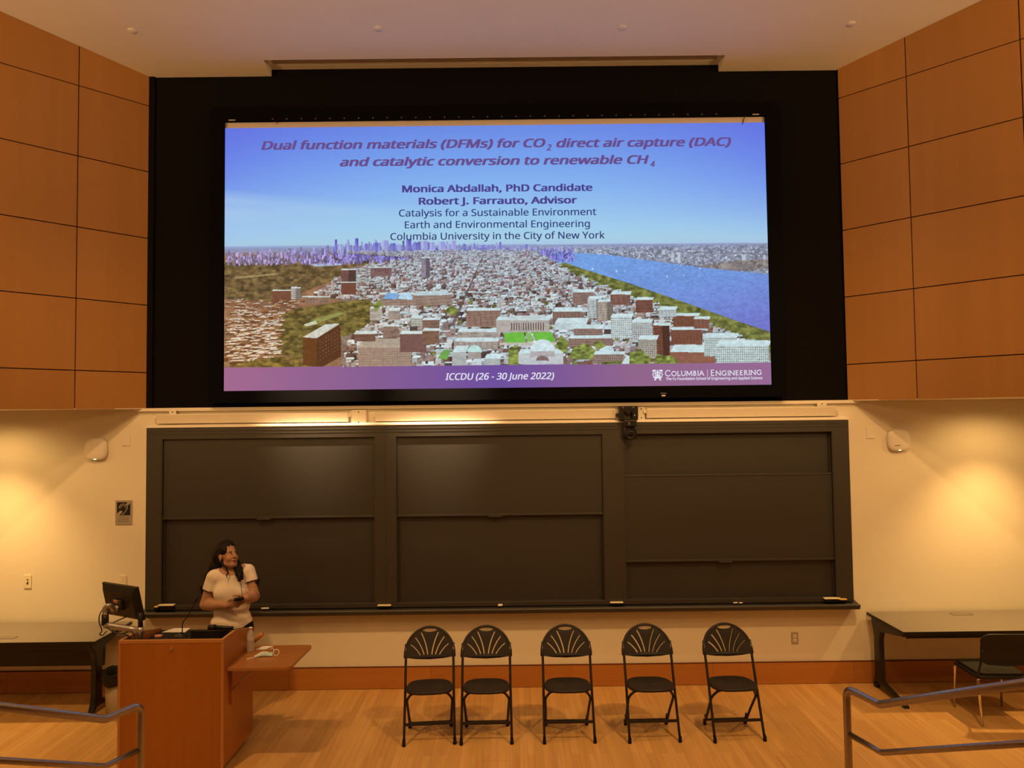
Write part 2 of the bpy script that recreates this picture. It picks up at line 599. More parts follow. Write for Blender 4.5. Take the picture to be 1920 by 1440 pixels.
bb = MB()
for i in range(9):
    x0, x1 = -HW + i * 1.47, -HW + (i + 1) * 1.47 - .002
    bb.box(x0, min(x1, HW), -0.02, 0, 0.005, 0.222)
struct(bb.build('baseboard_front', M['base']))
struct(MB().box(-HW, HW, -0.012, 0, 0, .008).box(-HW, HW, -.021, 0, .2225, .229).build('trim_4', M['groove']))

# white ledge board between the screen wall and the boards
struct(MB().box(-3.83, 3.83, -.035, 0, 2.915, LEDGE).prism([(0, 2.742), (-.105, 2.742), (-.105, 2.752), (-.098, 2.757), (-.012, 2.779), (0, 2.779)], YZ, -3.68, 3.685).box(-3.69, -3.665, -.05, 0, .80, 2.76)
       .box(3.672, 3.697, -.05, 0, .80, 2.76).build('trim_1', M['trim'], bevel=.003))

# ------------------------------------------------------------------ ceiling slot and sprinkler plates
v = thing('air_vent', 'long slotted air vent set into the ceiling above the screen', 'vent', (0.02, -.125, 6.6))
gz = lambda y: 6.605 - 0.04 * y
fr = MB()
x0, x1 = SLX0 + .002, SLX1 - .002


def slab(mb, xa, xb, ya, yb, dz0=0.0, dz1=.02, mi=0):
    mb.hexa([(xa, ya, gz(ya) + dz0), (xb, ya, gz(ya) + dz0), (xb, yb, gz(yb) + dz0), (xa, yb, gz(yb) + dz0),
             (xa, ya, gz(ya) + dz1), (xb, ya, gz(ya) + dz1), (xb, yb, gz(yb) + dz1), (xa, yb, gz(yb) + dz1)], mi)


slab(fr, x0, x1, -.058, .028)
slab(fr, x0, x1, SLY + .002, SLY + .02)
slab(fr, x0, x0 + .05, SLY + .002, .0)
slab(fr, x1 - .05, x1, SLY + .002, .0)
fr.build('frame', M['ceiling'], v)
bk = MB()
slab(bk, x0, x1, SLY + .002, -.04, .05, .06)
bk.build('backing', M['slot'], v)
for k in range(3):
    y = -.142 + k * .034
    s_ = MB()
    slab(s_, x0 + .05, x1 - .05, y - .0045, y + .0045, .0, .03)
    s_.build('louvre', M['ceiling'], v)

for i, (px, py, lab) in enumerate(((248, 58, 'small round ceiling plate nearest the left wood panels'), (709, 54, 'small round ceiling plate left of centre above the vent'),
                                   (1167, 52, 'small round ceiling plate right of centre above the vent'), (1596, 45, 'small round ceiling plate nearest the right wood panels'))):
    d = ray(px, py)
    n = Vector((0, .17, 1))
    p = CAM + d * ((Vector((0, 0, 6.53)) - CAM).dot(n) / d.dot(n))
    o = MB().lathe([(0.0, -.006), (.037, -.006), (.041, -.003), (.041, .004)], (0, 0, 0), 24).build('sprinkler_cover', M['ceiling'])
    o.location = p
    o.rotation_euler = (-math.atan(.17), 0, 0)
    tag(o, lab, 'sprinkler cover', 'sprinkler covers on the ceiling')

# ------------------------------------------------------------------ projection screen
SY = -.075
scr = thing('projection_screen', 'wide projection screen in a black frame showing a skyline slide', 'screen', (0, 0, 3))
A_, B_ = at(424, 229.5, SY), at(1446, 727, SY)
sx0, sx1, sz0, sz1 = -2.868, 2.886, at(930, 727.5, SY).z, at(930, 224.5, SY).z
ox0, ox1, oz0, oz1 = -3.02, 3.035, sz0 - .125, sz1 + .15
f = MB().plate([(x, z) for x, z in rrect(ox0, ox1, oz0, oz1, .05)], [[(sx0, sz0), (sx0, sz1), (sx1, sz1), (sx1, sz0)]], XZ, -.115, 0.03)
f.build('frame', M['screenframe'], scr)
MB().box(sx0 - .02, sx1 + .02, SY + .003, SY + .02, sz0 - .02, sz1 + .02).build('screen_fabric', M['screenwhite'], scr)
# grommets along the upper edge of the frame
for k in range(32):
    x = -2.35 + k * .152
    MB().lathe([(0, .004), (.007, .003), (.009, 0)], (x, -.115, sz1 + .018), 8, 0, 'y').build('grommet', M['dimgrey'], scr)
for sx in (-1, 1):
    MB().box(sx * 2.78 - .035, sx * 2.78 + .035, -.12, -.113, sz1 + .004, sz1 + .016).build('clip', M['greyplate'], scr, .002)
q = at(1395, 226, SY - .01)
MB().tube([(q.x + .008, -.112, sz1 + .012), (q.x - .002, -.088, sz1 - .03), (q.x - .02, -.087, sz1 - .085)], .004, 6).build('cord', M['blackplastic'], scr)
q = at(518, 232, SY - .01)
MB().tube([(q.x - .01, -.112, sz1 + .01), (q.x + .004, -.09, sz1 - .012), (q.x + .008, -.088, sz1 - .024)], .004, 6).build('cord', M['blackplastic'], scr)
for (px, py, hw_, mm) in ((1244, 737.5, .03, 'dimgrey'), (1244, 741.8, .019, 'whiteplastic')):
    q = at(px, py, -.115)
    MB().box(q.x - hw_, q.x + hw_, -.119, -.1145, q.z - .007, q.z + .007).build('name_plate', M[mm], scr)

# ---- the projected slide: one grid of coloured points
ZS1 = at(930, 235.0, SY).z               # upper edge of the picture
GW, GH = 1100, 540


def pix(x, y):
    p = at(x, y, SY)
    return (p.x - sx0) / (sx1 - sx0) * GW, (ZS1 - p.z) / (ZS1 - sz0) * GH


def paint_slide():
    rng = np.random.default_rng(11)
    I = np.zeros((GH, GW, 3))
    yy, xx = np.mgrid[0:GH, 0:GW].astype(float)
    u = xx / GW

    def hz(x):
        return pix(x, 460 - .004 * (x - 930))[1]
    H0 = hz(930)
    # sky
    t = np.clip(yy / H0, 0, 1)
    stops = [0, .25, .55, .85, 1.0]
    cols = np.array([(108, 138, 228), (118, 160, 236), (138, 184, 240), (162, 206, 236), (172, 208, 226)], float)
    for c in range(3):
        I[..., c] = np.interp(t, stops, cols[:, c])
    edge = np.clip(np.abs(u - .5) * 2, 0, 1) ** 2.2 * (1 - t) ** .8
    I += edge[..., None] * (np.array((96, 100, 224)) - I) * .6

    def noise(sx, sy, seed, oct=4):
        r = np.random.default_rng(seed)
        out = np.zeros((GH, GW))
        amp = 1
        for o in range(oct):
            nx, ny = max(2, int(GW / sx * 2 ** o)), max(2, int(GH / sy * 2 ** o))
            g = r.random((ny + 2, nx + 2))
            fx, fy = xx / GW * nx, yy / GH * ny
            ix, iy = fx.astype(int), fy.astype(int)
            dx, dy = fx - ix, fy - iy
            dx, dy = dx * dx * (3 - 2 * dx), dy * dy * (3 - 2 * dy)
            out += amp * ((g[iy, ix] * (1 - dx) + g[iy, ix + 1] * dx) * (1 - dy) + (g[iy + 1, ix] * (1 - dx) + g[iy + 1, ix + 1] * dx) * dy)
            amp *= .5
        return out / 1.875
    wedge = np.clip((t - .50 - u * .45) / .10, 0, 1) * np.clip((.95 - t) / .25, 0, 1) * np.clip(1 - u / .42, 0, 1) * (.55 + .9 * noise(300, 40, 3))
    I += np.clip(wedge, 0, 1)[..., None] * (np.array((184, 216, 236)) - I) * .6
    nz, nz2, nz3 = noise(9, 5, 5), noise(60, 20, 6), noise(5, 3, 8, 3)

    def poly(pts, inside=None):
        p = np.array([pix(*q) for q in pts])
        x0, x1 = int(max(0, p[:, 0].min())), int(min(GW - 1, p[:, 0].max())) + 1
        y0, y1 = int(max(0, p[:, 1].min())), int(min(GH - 1, p[:, 1].max())) + 1
        if x1 <= x0 or y1 <= y0:
            return None
        X, Y = xx[y0:y1, x0:x1] + .5, yy[y0:y1, x0:x1] + .5
        ins = np.zeros(X.shape, bool)
        j = len(p) - 1
        for i in range(len(p)):
            xi, yi, xj, yj = *p[i], *p[j]
            with np.errstate(divide='ignore', invalid='ignore'):
                ins ^= ((yi > Y) != (yj > Y)) & (X < (xj - xi) * (Y - yi) / (yj - yi + 1e-12) + xi)
            j = i
        return (slice(y0, y1), slice(x0, x1)), ins

    def fill(pts, c, a=1.0, tex=None, amt=0.0):
        r = poly(pts)
        if r is None:
            return
        sl, ins = r
        cc = np.array(c, float) * np.ones(ins.shape + (3,))
        if tex is not None:
            cc = cc * (1 + amt * (tex[sl] - .5) * 2)[..., None]
        I[sl] = np.where(ins[..., None], I[sl] * (1 - a) + cc * a, I[sl])

    def rect(x0, y0, x1, y1, c, a=1.0):
        (p0, q0), (p1, q1) = pix(x0, y0), pix(x1, y1)
        i0, i1 = int(max(0, round(p0))), int(min(GW, max(round(p1), round(p0) + 1)))
        j0, j1 = int(max(0, round(q0))), int(min(GH, max(round(q1), round(q0) + 1)))
        if i1 > i0 and j1 > j0:
            I[j0:j1, i0:i1] = I[j0:j1, i0:i1] * (1 - a) + np.array(c, float) * a
    K = lambda x: -.0095 * (x - 930)      # tilt of the picture in the photograph
    # ground
    fill([(415, 466), (1450, 456), (1460, 692), (415, 702)], (132, 116, 108), 1, nz, .25)
    fill([(415, 470), (640, 466), (640, 702), (415, 702)], (150, 104, 72), .7, nz2, .3)
    fill([(415, 462), (1450, 455), (1450, 467), (415, 474)], (134, 142, 190), .7)
    # central park
    fill([(415, 492), (560, 486), (700, 482), (800, 470), (830, 476), (760, 492), (660, 500), (640, 520), (600, 535), (560, 552), (520, 566), (415, 560)], (112, 92, 60), 1, nz, .5)
    fill([(440, 519), (520, 512), (522, 515), (442, 523)], (158, 140, 98))
    fill([(580, 495), (640, 492), (640, 497), (590, 500)], (170, 182, 214))
    # river, far shore
    fill([(985, 466), (1450, 458), (1450, 520), (1380, 513), (1300, 506), (1230, 498), (1150, 488), (1060, 480), (1000, 473)], (136, 140, 158), 1, nz3, .35)
    fill([(995, 471), (1050, 473), (1140, 477), (1190, 485), (1260, 494), (1340, 504), (1450, 515), (1450, 628), (1380, 604), (1290, 572), (1180, 535), (1090, 508), (1030, 487)], (116, 160, 226), 1, nz2, .05)
    r = poly([(995, 471), (1050, 473), (1140, 477), (1190, 485), (1260, 494), (1340, 504), (1450, 515), (1450, 628), (1380, 604), (1290, 572), (1180, 535), (1090, 508), (1030, 487)])
    sl, ins = r
    gx = np.clip((xx[sl] / GW - .58) / .42, 0, 1) * np.clip((yy[sl] / GH - .5) / .28, 0, 1)
    I[sl] = np.where(ins[..., None], I[sl] + gx[..., None] * (np.array((116, 112, 198)) - I[sl]) * .9, I[sl])
    for k in range(900):                   # far shore houses
        x = rng.uniform(1000, 1446)
        ymax = np.interp(x, [1000, 1140, 1260, 1340, 1446], [472, 478, 494, 503, 513])
        y = rng.uniform(464 + K(x), ymax)
        w = rng.uniform(.8, 4)
        b = rng.uniform(130, 226) - (y < 470) * 20
        rect(x, y - rng.uniform(.8, 3), x + w, y, (b * .95, b, min(255, b * 1.06 + 8)))
    for x, y, w, h in ((1258, 492, 8, 17), (1270, 494, 9, 21), (1390, 490, 14, 13), (1352, 504, 34, 8), (1430, 496, 8, 18), (1240, 478, 10, 9)):
        rect(x, y - h, x + w, y, (186, 196, 206))
        rect(x + w * .6, y - h, x + w, y, (142, 148, 170))
    fill([(1300, 500), (1380, 488), (1446, 486), (1446, 503), (1380, 508)], (124, 104, 92), .55, nz, .4)
    for k in range(16):
        x, y = rng.uniform(1080, 1320), rng.uniform(496, 520)
        rect(x, y, x + 1.4, y + rng.uniform(1, 4), (226, 236, 244))
    # riverside park
    fill([(1058, 492), (1090, 503), (1180, 531), (1290, 569), (1380, 601), (1450, 624), (1450, 662), (1400, 645), (1330, 612), (1240, 578), (1150, 545), (1080, 518), (1040, 497)], (112, 116, 62), 1, nz, .5)
    # midtown skyline
    for k in range(1500):
        x = rng.uniform(424, 1075)
        base = 476 + K(x) + rng.uniform(-4, 18)
        pk = np.interp(x, [424, 600, 640, 740, 860, 930, 1000, 1075], [9, 11, 20, 23, 22, 15, 12, 7])
        h, w = rng.uniform(.15, 1.0) ** 1.5 * pk + 2, rng.uniform(1.2, 5)
        mix = np.clip((x - 500) / 250, 0, 1)
        c = np.array((128, 112, 150)) * (1 - mix) + np.array((110, 104, 184)) * mix
        c = c * rng.uniform(.75, 1.5) + rng.uniform(0, 24)
        rect(x, base - h, x + w, base, np.minimum(c, 235))
        rect(x + w * .6, base - h, x + w, base, np.minimum(c * .78, 235))
    for x, y, w in ((628, 449, 4), (635, 458, 9), (650, 450, 5), (666, 447, 6), (684, 457, 5), (703, 449, 3), (700, 456, 9), (716, 451, 12), (733, 456, 9), (746, 459, 6), (762, 449, 9), (776, 455, 10), (790, 452, 12), (806, 454, 9), (822, 453, 12), (838, 458, 8), (846, 451, 9), (868, 457, 5), (905, 459, 4), (930, 455, 3), (936, 454, 4), (984, 458, 5), (990, 462, 6)):
        lite = rng.random() < .35
        rect(x, y, x + w, 474 + rng.uniform(0, 8), (150, 150, 216) if lite else (92, 84, 186))
        rect(x, y, x + w * .4, 474, (176, 180, 228) if lite else (120, 116, 206))
    # blocks of the city, from far to near
    rects = []

    def in_city(x, y):
        xl = np.interp(y, [470, 486, 500, 520, 556, 566, 580, 640, 700], [560, 800, 690, 640, 590, 680, 690, 660, 640])
        xr = np.interp(y, [470, 492, 518, 545, 578, 612, 650, 700], [1000, 1040, 1080, 1150, 1240, 1330, 1410, 1450])
        return xl < x < xr - 4
    y = 473.0
    while y < 702:
        s = 2.2 + (y - 466) * .052
        x = 426 + rng.uniform(0, s)
        while x < 1448:
            yb = y + K(x) + rng.uniform(-.5, .5) * s
            far = np.clip(1 - (yb - 474) / 90, 0, 1)
            w, h = s * rng.uniform(.6, 1.7), s * rng.uniform(.3, 1.0 + far * 1.1)
            if in_city(x + w / 2, yb):
                rects.append((x, yb, w, h, far))
            x += w * rng.uniform(.75, 1.2)
        y += s * .42
    tones = [(152, 132, 132), (130, 100, 94), (184, 180, 184), (120, 88, 72), (196, 198, 202), (150, 126, 118), (92, 74, 70), (168, 152, 148), (206, 212, 216)]
    for x, yb, w, h, far in rects:
        c = np.array(tones[rng.integers(len(tones))], float) * rng.uniform(.9, 1.08)
        left = np.clip((760 - x) / 250, 0, 1)
        c = c * (1 - far * .45) + np.array((150, 148, 186)) * far * .45
        c = c * (1 - left * .5) + np.array((134, 94, 70)) * left * .5
        rect(x, yb - h, x + w, yb, c)
        rect(x + w * .68, yb - h, x + w, yb, c * .68)
        d = min(h * .45, w * .3) * rng.uniform(.5, 1.2) + .5
        roof = np.array((198, 220, 226)) * rng.uniform(.82, 1.08) * (1 - far * .12) if rng.random() < .62 else c * 1.05
        if w > 4:
            fill([(x, yb - h), (x + w, yb - h), (x + w * 1.1, yb - h - d), (x + w * .12, yb - h - d)], np.minimum(roof, 240))
        else:
            rect(x, yb - h - d, x + w, yb - h, np.minimum(roof, 240))
        if rng.random() < .4:
            rect(x, yb, x + w, yb + .9, (84, 66, 60))
        if w > 6 and h > 4:
            for wy in np.arange(yb - h + 1.6, yb - 1.2, 2.3):
                for wx in np.arange(x + 1, x + w * .66 - .6, 2.1):
                    rect(wx, wy, wx + .9, wy + 1.1, c * .6)
            if rng.random() < .5:
                rect(x + w * .4, yb - h - d - 1, x + w * .6, yb - h - d * .3, c * .8)
    for k in range(60):                    # street trees
        x, yb = rng.uniform(680, 1250), rng.uniform(560, 690)
        if in_city(x, yb):
            r_ = rng.uniform(2, 5)
            fill([(x + r_ * 1.3 * math.cos(q), yb + r_ * math.sin(q)) for q in np.linspace(0, 2 * PI, 9)[:-1]], (112, 112, 66), 1, nz3, .5)
    # avenue lines
    for a, b in (((905, 480), (845, 610)), ((1080, 520), (1260, 690)), ((1010, 500), (1130, 640))):
        fill([a, (a[0] + 1.5, a[1]), (b[0] + 7, b[1]), b], (98, 82, 78), .8)

    def trees(pts, c, amt=.55):
        fill(pts, c, 1, nz, amt)

    def block(x0, y0, x1, y1, c, roofd=4, win=0, roofc=(200, 222, 226), shade=None):
        rect(x0, y0, x1, y1, c)
        if shade:
            rect(x0 + (x1 - x0) * shade, y0, x1, y1, np.array(c) * .68)
        fill([(x0, y0), (x1, y0), (x1 + roofd * .4, y0 - roofd), (x0 + roofd * .6, y0 - roofd)], roofc)
        if win:
            for wy in np.arange(y0 + 2, y1 - 1, win):
                for wx in np.arange(x0 + 1.2, x1 - 1.2, win * .9):
                    rect(wx, wy, wx + win * .45, wy + win * .5, np.array(c) * .58)
    # morningside park and trees on the left
    trees([(512, 612), (520, 592), (560, 578), (620, 568), (690, 560), (706, 574), (700, 600), (670, 622), (640, 632), (640, 660), (560, 672), (524, 664)], (112, 100, 52))
    fill([(584, 600), (640, 584), (648, 588), (600, 604)], (142, 150, 86))
    fill([(570, 608), (592, 601), (596, 607), (574, 612)], (190, 212, 186))
    # far-left slab, park-side blocks
    block(511, 545, 546, 572, (122, 78, 60), 2, 0)
    block(546, 540, 564, 560, (180, 178, 176), 2, 2.5, shade=.5)
    block(566, 557, 618, 568, (150, 122, 106), 2, 2.4)
    block(640, 506, 668, 552, (128, 92, 86), 2, 2.6, shade=.5)
    block(640, 530, 668, 552, (118, 74, 62), 2)
    block(695, 502, 735, 518, (136, 104, 104), 2, 2.6)
    block(790, 484, 806, 520, (150, 140, 158), 2, 2.6, shade=.5)
    # left rows of low houses
    for yb in np.sort(rng.uniform(562, 690, 420)):
        x = rng.uniform(420, np.interp(yb, [562, 600, 640, 690], [575, 522, 512, 520]))
        k = .6 + (yb - 562) / 160
        w, h = rng.uniform(5, 18) * k, rng.uniform(2, 6) * k
        rect(x, yb - h, x + w, yb, (118, 74, 44) if rng.random() < .65 else (150, 100, 64))
        fill([(x, yb - h), (x + w, yb - h - .6), (x + w + 3 * k, yb - h - 2.4 * k), (x + 3 * k, yb - h - 1.8 * k)], (206, 212, 208) if rng.random() < .75 else (172, 126, 90))
        if rng.random() < .3:
            rect(x + w * .3, yb - h - 3 * k, x + w * .45, yb - h - .5 * k, (150, 110, 82))
    trees([(424, 688), (470, 676), (520, 668), (560, 672), (580, 688)], (126, 108, 52))
    # cathedral
    block(712, 552, 848, 572, (160, 136, 124), 3, 3.2)
    fill([(718, 560), (726, 549), (748, 549), (744, 561)], (120, 172, 226))
    fill([(746, 560), (750, 552), (758, 548), (768, 549), (774, 556), (774, 562)], (176, 212, 236))
    fill([(776, 554), (780, 546), (840, 545), (842, 553)], (186, 206, 214))
    # brown tower, slabs
    fill([(568, 632), (594, 634), (594, 688), (568, 684)], (112, 68, 36))
    fill([(594, 634), (638, 608), (640, 668), (600, 690), (594, 688)], (96, 58, 38))
    fill([(568, 632), (610, 608), (638, 606), (594, 634)], (196, 208, 210))
    for k in range(7):
        for j in range(6):
            x = 600 + k * 5.4
            rect(x, 638 - k * 3.1 + j * 7, x + 1, 640 - k * 3.1 + j * 7, (150, 112, 80))
    block(672, 650, 771, 688, (178, 160, 148), 0, 0)
    for x in np.arange(673, 771, 2.7):
        rect(x, 651, x + 1.1, 688, (122, 96, 82))
    for yv in np.arange(655, 688, 4.4):
        rect(672, yv, 771, yv + .8, (150, 128, 116))
    fill([(672, 650), (680, 636), (762, 634), (771, 649)], (184, 176, 162))
    rect(680, 636, 763, 648, (170, 160, 148))
    block(694, 578, 716, 600, (184, 180, 172), 4, 3)
    block(728, 582, 750, 600, (172, 160, 150), 5, 3)
    block(770, 596, 792, 612, (180, 184, 176), 5, 4)
    block(792, 600, 824, 616, (140, 110, 96), 5, 3.2)
    block(718, 612, 748, 634, (150, 124, 110), 4, 3)
    block(664, 626, 704, 640, (128, 92, 78), 6, 3)
    block(750, 626, 800, 660, (120, 88, 84), 6, 0)
    block(792, 620, 824, 644, (136, 102, 84), 5, 3)
    # campus
    block(874, 582, 938, 612, (152, 122, 108), 5, 3.4)
    block(858, 622, 936, 632, (176, 164, 156), 6, 3)
    block(852, 640, 934, 654, (176, 164, 156), 7, 3.4)
    block(848, 660, 874, 690, (170, 176, 174), 12, 0)
    block(908, 672, 938, 690, (170, 176, 174), 9, 0)
    block(930, 600, 1030, 622, (176, 168, 162), 6, 0)
    rect(955, 592, 1022, 600, (196, 210, 214))
    for x in np.arange(958, 1022, 4.6):
        rect(x, 605, x + 2.0, 619, (92, 68, 58))
    fill([(944, 624), (982, 622), (986, 642), (948, 642)], (112, 186, 70))
    fill([(997, 622), (1034, 622), (1042, 640), (1006, 642)], (112, 186, 70))
    fill([(985, 623), (995, 623), (1000, 641), (989, 641)], (132, 182, 96))
    fill([(936, 642), (1050, 641), (1052, 646), (936, 647)], (192, 188, 176))
    block(972, 662, 1056, 684, (190, 196, 200), 8, 0)
    th = LS(0, PI, 14)
    fill([(1017 + 24 * math.cos(a), 660 - 24 * math.sin(a)) for a in th], (206, 224, 230))
    rect(994, 658, 1040, 668, (176, 170, 172))
    fill([(1017 + 12 * math.cos(a), 676 - 10 * math.sin(a)) for a in th], (130, 108, 104))
    fill([(890 + 14 * math.cos(a), 660 - 13 * math.sin(a)) for a in th], (186, 224, 220))
    rect(878, 660, 902, 672, (168, 156, 152))
    fill([(1137 + 14 * math.cos(a), 659 - 13 * math.sin(a)) for a in th], (196, 220, 226))
    block(1110, 664, 1170, 680, (150, 128, 118), 6, 4)
    fill([(820, 672), (832, 656), (846, 656), (838, 674)], (112, 168, 82))
    block(1036, 584, 1090, 606, (140, 112, 100), 8, 3.6)
    block(1040, 606, 1100, 618, (188, 204, 208), 10, 0)
    block(1066, 634, 1150, 648, (150, 122, 112), 8, 4)
    block(1076, 616, 1130, 628, (150, 124, 114), 8, 4)
    # right side
    block(1074, 548, 1114, 570, (146, 120, 112), 6, 3.2)
    block(1102, 560, 1128, 596, (186, 196, 196), 5, 3.4, shade=.6)
    block(1120, 566, 1150, 600, (176, 164, 150), 5, 3.4, shade=.6)
    block(1144, 552, 1182, 572, (136, 98, 86), 6, 3.4)
    block(1192, 562, 1224, 586, (126, 84, 72), 5, 3.2)
    block(1145, 594, 1186, 634, (196, 208, 208), 6, 4)
    block(1184, 604, 1222, 638, (182, 186, 186), 6, 4)
    block(1224, 610, 1256, 666, (122, 78, 62), 5, 3.4, shade=.55)
    block(1258, 618, 1316, 646, (132, 86, 68), 6, 3.6)
    block(1262, 592, 1310, 612, (128, 84, 66), 5, 3.6)
    block(1300, 598, 1330, 616, (140, 96, 80), 5, 3.6)
    block(1234, 580, 1268, 594, (186, 196, 200), 6, 3.6)
    block(1196, 636, 1232, 670, (170, 164, 152), 8, 4)
    block(1256, 660, 1340, 690, (142, 96, 76), 14, 0)
    block(1320, 632, 1382, 668, (190, 204, 204), 8, 4)
    block(1342, 648, 1442, 690, (192, 208, 206), 10, 4.4)
    block(1166, 680, 1210, 692, (194, 210, 214), 14, 0)
    for pts in ([(1066, 672), (1074, 652), (1100, 642), (1116, 656), (1110, 674)], [(1110, 646), (1122, 636), (1136, 648), (1122, 656)], [(1180, 662), (1200, 654), (1222, 672), (1216, 690), (1180, 684)],
                [(1222, 688), (1232, 664), (1262, 668), (1282, 688)], [(952, 690), (954, 652), (972, 646), (972, 688)], [(1040, 650), (1052, 628), (1066, 640), (1062, 664)], [(1120, 690), (1130, 678), (1164, 676), (1168, 690)],
                [(832, 584), (846, 572), (860, 580), (852, 592)], [(948, 690), (960, 680), (990, 684), (992, 692)], [(700, 572), (712, 562), (718, 570), (704, 586)]):
        trees(pts, (122, 132, 66), .6)
    # fine grain, warm cast at lower left
    haze = np.clip(1 - np.abs(yy - H0 - 3) / 16, 0, 1)[..., None] * .38
    I = I * (1 - haze) + np.array((160, 176, 222)) * haze
    low = np.clip((yy - H0) / (GH - H0), 0, 1)
    g = 1 + (nz3 - .5)[..., None] * .22 * (yy > H0 + 4)[..., None]
    I *= g
    wc = (np.clip(1 - u / .45, 0, 1) * low)[..., None]
    I = I * (1 - wc * .45) + np.array((176, 122, 66)) * (I.mean(-1, keepdims=True) / 130) * wc * .45
    # banner along the foot
    for xa in range(0, GW):
        t_ = xa / GW
        yb = pix(424 + t_ * 1018, 689 - .0095 * (t_ * 1018))[1]
        c = np.array([np.interp(t_, [0, .25, .5, .75, 1], [164, 138, 110, 146, 150]), np.interp(t_, [0, .25, .5, .75, 1], [106, 96, 80, 102, 106]), np.interp(t_, [0, .25, .5, .75, 1], [142, 146, 158, 140, 146])])
        I[int(round(yb)):, xa] = c
    return np.clip(I, 0, 255)


def grid_mesh(name, img, x0, x1, z0, z1, y, material, parent):
    h, w, _ = img.shape
    me = bpy.data.meshes.new(name)
    xs, zs = np.linspace(x0, x1, w), np.linspace(z1, z0, h)
    co = np.empty((h, w, 3), np.float32)
    co[..., 0], co[..., 1], co[..., 2] = xs[None], y, zs[:, None]
    idx = np.arange(h * w).reshape(h, w)
    q = np.stack([idx[1:, :-1], idx[1:, 1:], idx[:-1, 1:], idx[:-1, :-1]], -1).reshape(-1, 4)
    me.vertices.add(h * w)
    me.vertices.foreach_set('co', co.ravel())
    me.loops.add(q.size)
    me.loops.foreach_set('vertex_index', q.ravel().astype(np.int32))
    me.polygons.add(len(q))
    me.polygons.foreach_set('loop_start', np.arange(0, q.size, 4, dtype=np.int32))
    me.update(calc_edges=True)
    at_ = me.color_attributes.new('slide', 'FLOAT_COLOR', 'POINT')
    c = np.ones((h * w, 4), np.float32)
    c[:, :3] = lin(img.reshape(-1, 3))
    at_.data.foreach_set('color', c.ravel())
    me.materials.append(material)
    o = bpy.data.objects.new(name, me)
    COL.objects.link(o)
    o.parent = parent
    o.matrix_parent_inverse = PM(parent).inverted()
    return o


ms = emit('projected_light', (1, 1, 1), 1.0)
an = ms.node_tree.nodes.new('ShaderNodeAttribute')
an.attribute_name = 'slide'
ms.node_tree.links.new(an.outputs['Color'], ms.node_tree.nodes['Emission'].inputs[0])
grid_mesh('projected_picture', paint_slide(), sx0, sx1, sz0, ZS1, SY, ms, scr)


FONT = None
try:                                      # the sans typeface that ships inside Blender, else the default one
    import os
    FONT = bpy.data.fonts.load(os.path.join(bpy.utils.system_resource('DATAFILES'), 'fonts', 'NotoSansHebrew-Regular.woff2'))
except Exception:
    FONT = None


def text_mesh(body, bold=0.0, shear=0.0):
    cu = bpy.data.curves.new('t', 'FONT')
    if FONT:
        cu.font = FONT
    cu.body, cu.size, cu.shear = body, 1.0, shear
    cu.resolution_u = 4
    o = bpy.data.objects.new('t', cu)
    COL.objects.link(o)
    dg = bpy.context.evaluated_depsgraph_get()
    me = bpy.data.meshes.new_from_object(o.evaluated_get(dg))
    v0 = [x.co.copy() for x in me.vertices]
    f0 = [tuple(p.vertices) for p in me.polygons]
    v, fs = [], []
    for dx, dy in ([(-1, -.5), (1, -.5), (-1, .5), (1, .5), (0, 0)] if bold else [(0, 0)]):   # strokes thickened by overlapping copies
        n = len(v)
        v += [q + Vector((dx * bold, dy * bold, 0)) for q in v0]
        fs += [tuple(i + n for i in f) for f in f0]
    bpy.data.objects.remove(o)
    bpy.data.curves.remove(cu)
    bpy.data.meshes.remove(me)
    return v, fs


def put_text(mb, body, p0, p1, cap, bold=0.0, shear=0.0, mi=0):
    """sets a line of writing between two points; cap = height of its capitals"""
    v, fs = text_mesh(body, bold, shear)
    xa, xb = min(q.x for q in v), max(q.x for q in v)
    hv, _ = text_mesh('H', bold, 0)
    ch = max(q.y for q in hv) - min(q.y for q in hv)
    p0, p1 = Vector(p0), Vector(p1)
    d = p1 - p0
    up = Vector((0, -1, 0)).cross(d).normalized() * -1
    up = Vector((-d.z, 0, d.x)).normalized()
    mb.add([p0 + d * ((q.x - xa) / (xb - xa)) + up * (q.y * cap / ch) for q in v], fs, mi)


TY = SY - .003
PXM = (at(1000, 400, TY) - at(999, 400, TY)).length


def slide_text(name, chunks, cap, color, bold=0.0, shear=0.0):
    mb = MB()
    for body, xa, ya, xb, yb, k in chunks:
        put_text(mb, body, at(xa, ya, TY), at(xb, yb, TY), cap * k * PXM, bold, shear)
    return mb.build(name, emit(name + '_light', lin(color)), scr, fix=False)


PUR, VIO, NAVY, WHT = (104, 78, 140), (78, 68, 142), (52, 62, 116), (226, 226, 240)
slide_text('slide_title', [('Dual function materials (DFMs) for CO', 490, 280.5, 1023, 275.5, 1), ('2', 1025, 282, 1034, 282, .72), ('direct air capture (DAC)', 1043, 276, 1371, 273.0, 1)], 16.4, PUR, .034, .22)
slide_text('slide_title', [('and catalytic conversion to renewable CH', 637, 311.5, 1217, 306.5, 1), ('4', 1219, 312.5, 1228, 312.5, .66)], 16.4, PUR, .034, .22)
for ch in (('Monica Abdallah, PhD Candidate', 754, 360.5, 1111, 357.5, 1), ('Robert J. Farrauto, Advisor', 785, 383.5, 1082, 381, 1)):
    slide_text('slide_byline', [ch], 13.4, VIO, .034)
for ch in (('Catalysis for a Sustainable Environment', 748, 406, 1118, 403.2, 1), ('Earth and Environmental Engineering', 759, 428, 1106, 425.5, 1), ('Columbia University in the City of New York', 732, 450, 1134, 447, 1)):
    slide_text('slide_affiliation', [ch], 13.2, NAVY, .010)
